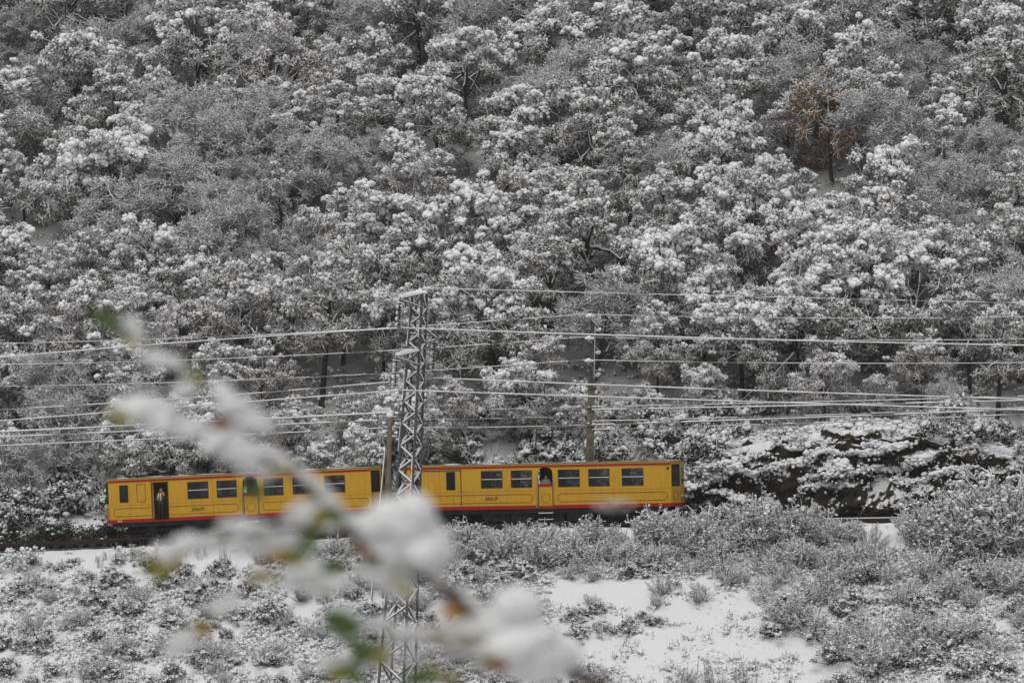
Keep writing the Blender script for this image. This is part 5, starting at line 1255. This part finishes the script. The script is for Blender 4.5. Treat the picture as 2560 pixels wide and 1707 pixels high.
# ================================================================ THE NEAR BRANCH
BR = 5.3
def near_branch():
    rng = np.random.default_rng(77); rd = random.Random(77)
    root = empty('bush_branch'); tag(root, 'out-of-focus snow-laden branch with green and yellow leaves close to the viewer', 'branch')
    base = Vector((0.95, BR + .1, ground(.95, BR + .1) - .05))
    root.location = base
    Q = lambda x, y, dz=0: P(x * 1.0, y * 1.0, BR + dz) - base
    def c6(x, y): return (200 + x / 1.6215, 740 + y / 1.6215)
    main = [c6(*p) for p in ((2060, 1560), (1900, 1470), (1720, 1400), (1640, 1330), (1560, 1255), (1480, 1190), (1400, 1130), (1250, 1050), (1140, 1000), (1060, 920), (980, 820), (860, 710), (720, 650), (560, 575), (360, 530), (180, 490))]
    mp = [Q(x, y, .02 * math.sin(i)) for i, (x, y) in enumerate(main)]
    stem = [Vector((0, 0, 0)), Vector((-.02, .05, .55)), Vector((-.18, .03, 1.1)), Vector((-.38, .0, mp[0].z - .22 if mp[0].z > 1 else 1.3)), mp[0]]
    w = MB(); w.tube(stem[:4] + mp, [.016, .013, .011, .009, .008] + [.0105 - .0075 * i / 15 for i in range(15)], 8)
    def tw_(pts, r0=.003, r1=.0015):
        q = [Q(*c6(*p)) if len(p) == 2 else Q(*c6(p[0], p[1]), p[2]) for p in pts]; w.tube(q, [r0 + (r1 - r0) * i / (len(q) - 1) for i in range(len(q))], 6); return q
    up = tw_([(860, 710, .0), (800, 560, .03), (700, 480, .03), (620, 430, .03), (540, 370, .03), (450, 330, .02), (330, 262, .02), (230, 200, .02), (120, 110, .02)])
    low = tw_([(1900, 1470, 0), (1700, 1490, -.03), (1560, 1460, -.03), (1400, 1400, -.03), (1250, 1370, -.03), (1120, 1330, -.03), (1040, 1290, -.03)])
    lw2 = tw_([(1560, 1460, -.03), (1350, 1480, -.03), (1200, 1500, -.02), (1040, 1535, -.02)])
    lf = tw_([(1140, 1000, 0), (1040, 955, -.02), (920, 935, -.02), (800, 935, -.03), (660, 965, -.03), (470, 1020, -.03), (330, 1100, -.03)])
    lf2 = tw_([(1400, 1130, 0), (1180, 1090, .03), (1000, 1070, .03), (860, 1060, .03), (760, 1100, .03), (640, 1200, .03), (520, 1320, .03), (400, 1430, .03)])
    w.build('stem', [noisy('branch_bark', [(0.4, (0.06, 0.045, 0.036)), (0.7, (0.12, 0.09, 0.07))], 60)], root)
    sn = MB()
    def blob(x, y, r, rx=1.0, rz=.75, dz=0, n=None):
        c = Q(*c6(x, y), dz); rr = r * 1.0 / 1.6215 / F * BR; n = n or 12
        o = rng.normal(size=(n, 3)) * np.array([.42 * rx, .3, .30 * rz]) * rr
        sn.lumps(np.array(c[:])[None] + o, rng.uniform(.45, .75, n) * rr, rng, 0, 3, .02, .85)
    def along(pts, r, lift=1.0):
        for i in range(len(pts) - 1):
            a, b = pts[i], pts[i + 1]; rr0 = r[i] if hasattr(r, '__len__') else r
            n = 6
            if i % 5 == 3 and rr0 < 40: continue
            for k in range(n):
                c = a.lerp(b, k / n); rr = rr0 * .9 / 1.6215 / F * BR * rd.uniform(.45, 1.1)
                sn.lumps([[c.x, c.y, c.z + rr * lift]], [rr], rng, 0, 3, .02, .85)
    for b_ in ((1320, 985, 150, 1.0, .9), (1250, 960, 90), (1400, 1040, 110), (1180, 930, 70), (1420, 960, 60), (1780, 1400, 165, 1.0, .9), (1860, 1470, 120), (1700, 1340, 90), (1870, 1390, 80),
               (240, 465, 88, 1.1, .7), (300, 500, 70), (180, 455, 40), (430, 545, 60, 1.5, .5), (560, 590, 62, 1.3, .7), (640, 640, 55), (700, 680, 55), (770, 700, 45), (590, 390, 48), (620, 440, 58), (660, 500, 50), (730, 530, 42), (410, 385, 36), (440, 370, 28),
               (330, 262, 40, 2.0, .35), (270, 245, 26, 1.6, .4), (390, 280, 26), (190, 120, 42, 1.5, .5), (240, 160, 28), (950, 870, 66, 1.0, .8), (1000, 840, 50), (890, 880, 46), (640, 930, 42, 1.6, .5), (720, 950, 50), (680, 1000, 60, 1.2, .7), (760, 1010, 52),
               (860, 1000, 60), (930, 1110, 60), (880, 1160, 50), (1000, 1150, 58), (960, 1190, 40), (1270, 1150, 60, 1.1, .7), (1300, 1200, 46), (1180, 1120, 50), (440, 1000, 50, 1.6, .6), (530, 1000, 50, 1.3, .6), (340, 1030, 34), (570, 1260, 42), (610, 1230, 36), (400, 1400, 48), (380, 1440, 30), (450, 1380, 30),
               (1500, 1200, 42), (1540, 1240, 40), (1600, 1290, 40), (1480, 1370, 60, 1.6, .5), (1400, 1360, 46, 1.3, .6), (1340, 1370, 50), (1200, 1330, 45, 1.4, .5), (1580, 1340, 50), (1640, 1390, 50), (1080, 1380, 40), (1120, 1480, 46, 1.5, .5), (1020, 1490, 40), (1520, 1440, 50), (1620, 1470, 46)):
        blob(*b_)
    along(mp[1:], [60, 60, 42, 34, 34, 44, 50, 46, 40, 34, 34, 40, 44, 46, 44]); along(low[1:], 30); along(lf[1:], 24); along(up[1:], 22); along(lw2, 20)
    sn.build('snow', [noisy('branch_snow', [(0.3, (0.68, 0.68, 0.68)), (0.7, (0.76, 0.76, 0.76))], 30, 0.6, bump=.3)], root)  # slightly greyer than the snow on the trees
    GR = mat('leaf_green', (0.075, 0.115, 0.035), 0.6); OL = mat('leaf_olive', (0.20, 0.19, 0.03), 0.6); OR = mat('leaf_orange', (0.45, 0.22, 0.03), 0.6); RD = mat('leaf_red', (0.20, 0.05, 0.03), 0.6)
    PKL = mat('leaf_pale', (0.30, 0.28, 0.17), 0.6)
    for (x, y, ln, an, mt) in ((110, 95, 120, 20, GR), (150, 112, 90, 30, GR), (160, 490, 100, 12, OL), (130, 500, 50, 40, PKL), (570, 520, 90, -4, RD), (210, 185, 80, 15, PKL), (470, 330, 70, 60, OL), (340, 1115, 110, -20, OL), (300, 1090, 90, 30, OL), (390, 1070, 80, -30, PKL),
                               (850, 1060, 130, 8, OL), (800, 1052, 60, 0, OR), (930, 1000, 110, -35, GR), (1030, 1100, 100, -15, GR), (990, 890, 120, -25, OL), (1040, 900, 90, 50, GR), (720, 790, 100, -10, GR), (1160, 1040, 70, 20, RD), (1120, 1020, 60, 10, OL), (1190, 1070, 80, -30, GR),
                               (1510, 1278, 90, 15, OR), (1480, 1290, 50, -10, OR), (1060, 1320, 150, 15, GR), (1090, 1350, 120, -10, GR), (1170, 1440, 150, -30, GR), (1130, 1420, 100, 20, GR), (1220, 1470, 80, 10, OL), (1060, 1525, 120, -15, OL), (1110, 1540, 100, 30, GR), (1380, 1545, 130, -12, GR), (1430, 1520, 80, 10, OL),
                               (1700, 1500, 80, -20, RD), (1660, 1480, 80, 30, OL), (1500, 1545, 100, -10, PKL), (1460, 1380, 90, 15, PKL), (490, 1340, 90, 30, OL), (510, 1355, 60, -20, OR), (740, 1140, 120, 4, PKL), (1310, 1180, 90, 60, PKL), (1240, 1430, 80, 10, PKL), (1560, 1400, 90, -10, PKL), (830, 700, 90, -10, PKL), (1000, 1200, 60, 40, PKL), (240, 1340, 0, 0, None)):
        if not mt: continue
        L_ = ln / 1.6215 / F * BR; c = Q(*c6(x, y), rd.uniform(-.10, -.05)); L_ *= 1.3; a = R(-an); t = Vector((math.cos(a), rd.uniform(-.3, .3), math.sin(a))).normalized(); s_ = t.cross(Vector((rd.uniform(-.2, .2), 1, rd.uniform(.1, .5)))).normalized()
        n = s_.cross(t); m = MB(); vs = []
        prof = [0, .55, .95, 1.0, .8, .45, 0]
        for i, wd_ in enumerate(prof):
            u = i / 6 - .5; cc = c + t * (u * L_) + n * (-.12 * L_ * (u * 2) ** 2)
            for e in (-1, 0, 1): vs.append((cc + s_ * (e * wd_ * L_ * .23) + n * (abs(e) * wd_ * L_ * .04))[:])
        m.add(vs, [[i * 3 + j, i * 3 + j + 1, i * 3 + 4 + j, i * 3 + 3 + j] for i in range(6) for j in range(2)], 0, True)
        m.tube([(c + t * (-.5 * L_))[:], (c + t * (-.5 * L_ - .010))[:]], .0009, 4); m.build('leaf', [mt], root)
near_branch()

# ================================================================ THE AIR
def haze():
    me = bpy.data.meshes.new('haze'); bm = bmesh.new(); bmesh.ops.create_cube(bm, size=1.0); bm.to_mesh(me); bm.free()
    o = bpy.data.objects.new('haze', me); C.objects.link(o)
    zmax = max(v[2] for v in gv) + 25; zmin = min(v[2] for v in gv) - 2
    o.scale = (1040, 1200, zmax - zmin); o.location = (0, 320, (zmax + zmin) / 2)
    m = bpy.data.materials.new('haze_air'); m.use_nodes = True; n = m.node_tree.nodes; n.remove(n['Principled BSDF'])
    v = n.new('ShaderNodeVolumePrincipled'); v.inputs['Color'].default_value = (0.93, 0.93, 0.95, 1); v.inputs['Density'].default_value = HAZE
    m.node_tree.links.new(v.outputs[0], n['Material Output'].inputs['Volume']); me.materials.append(m)
    tag(o, 'faint winter haze over the valley', 'haze', kind='stuff')
HAZE = 0.00009
haze()
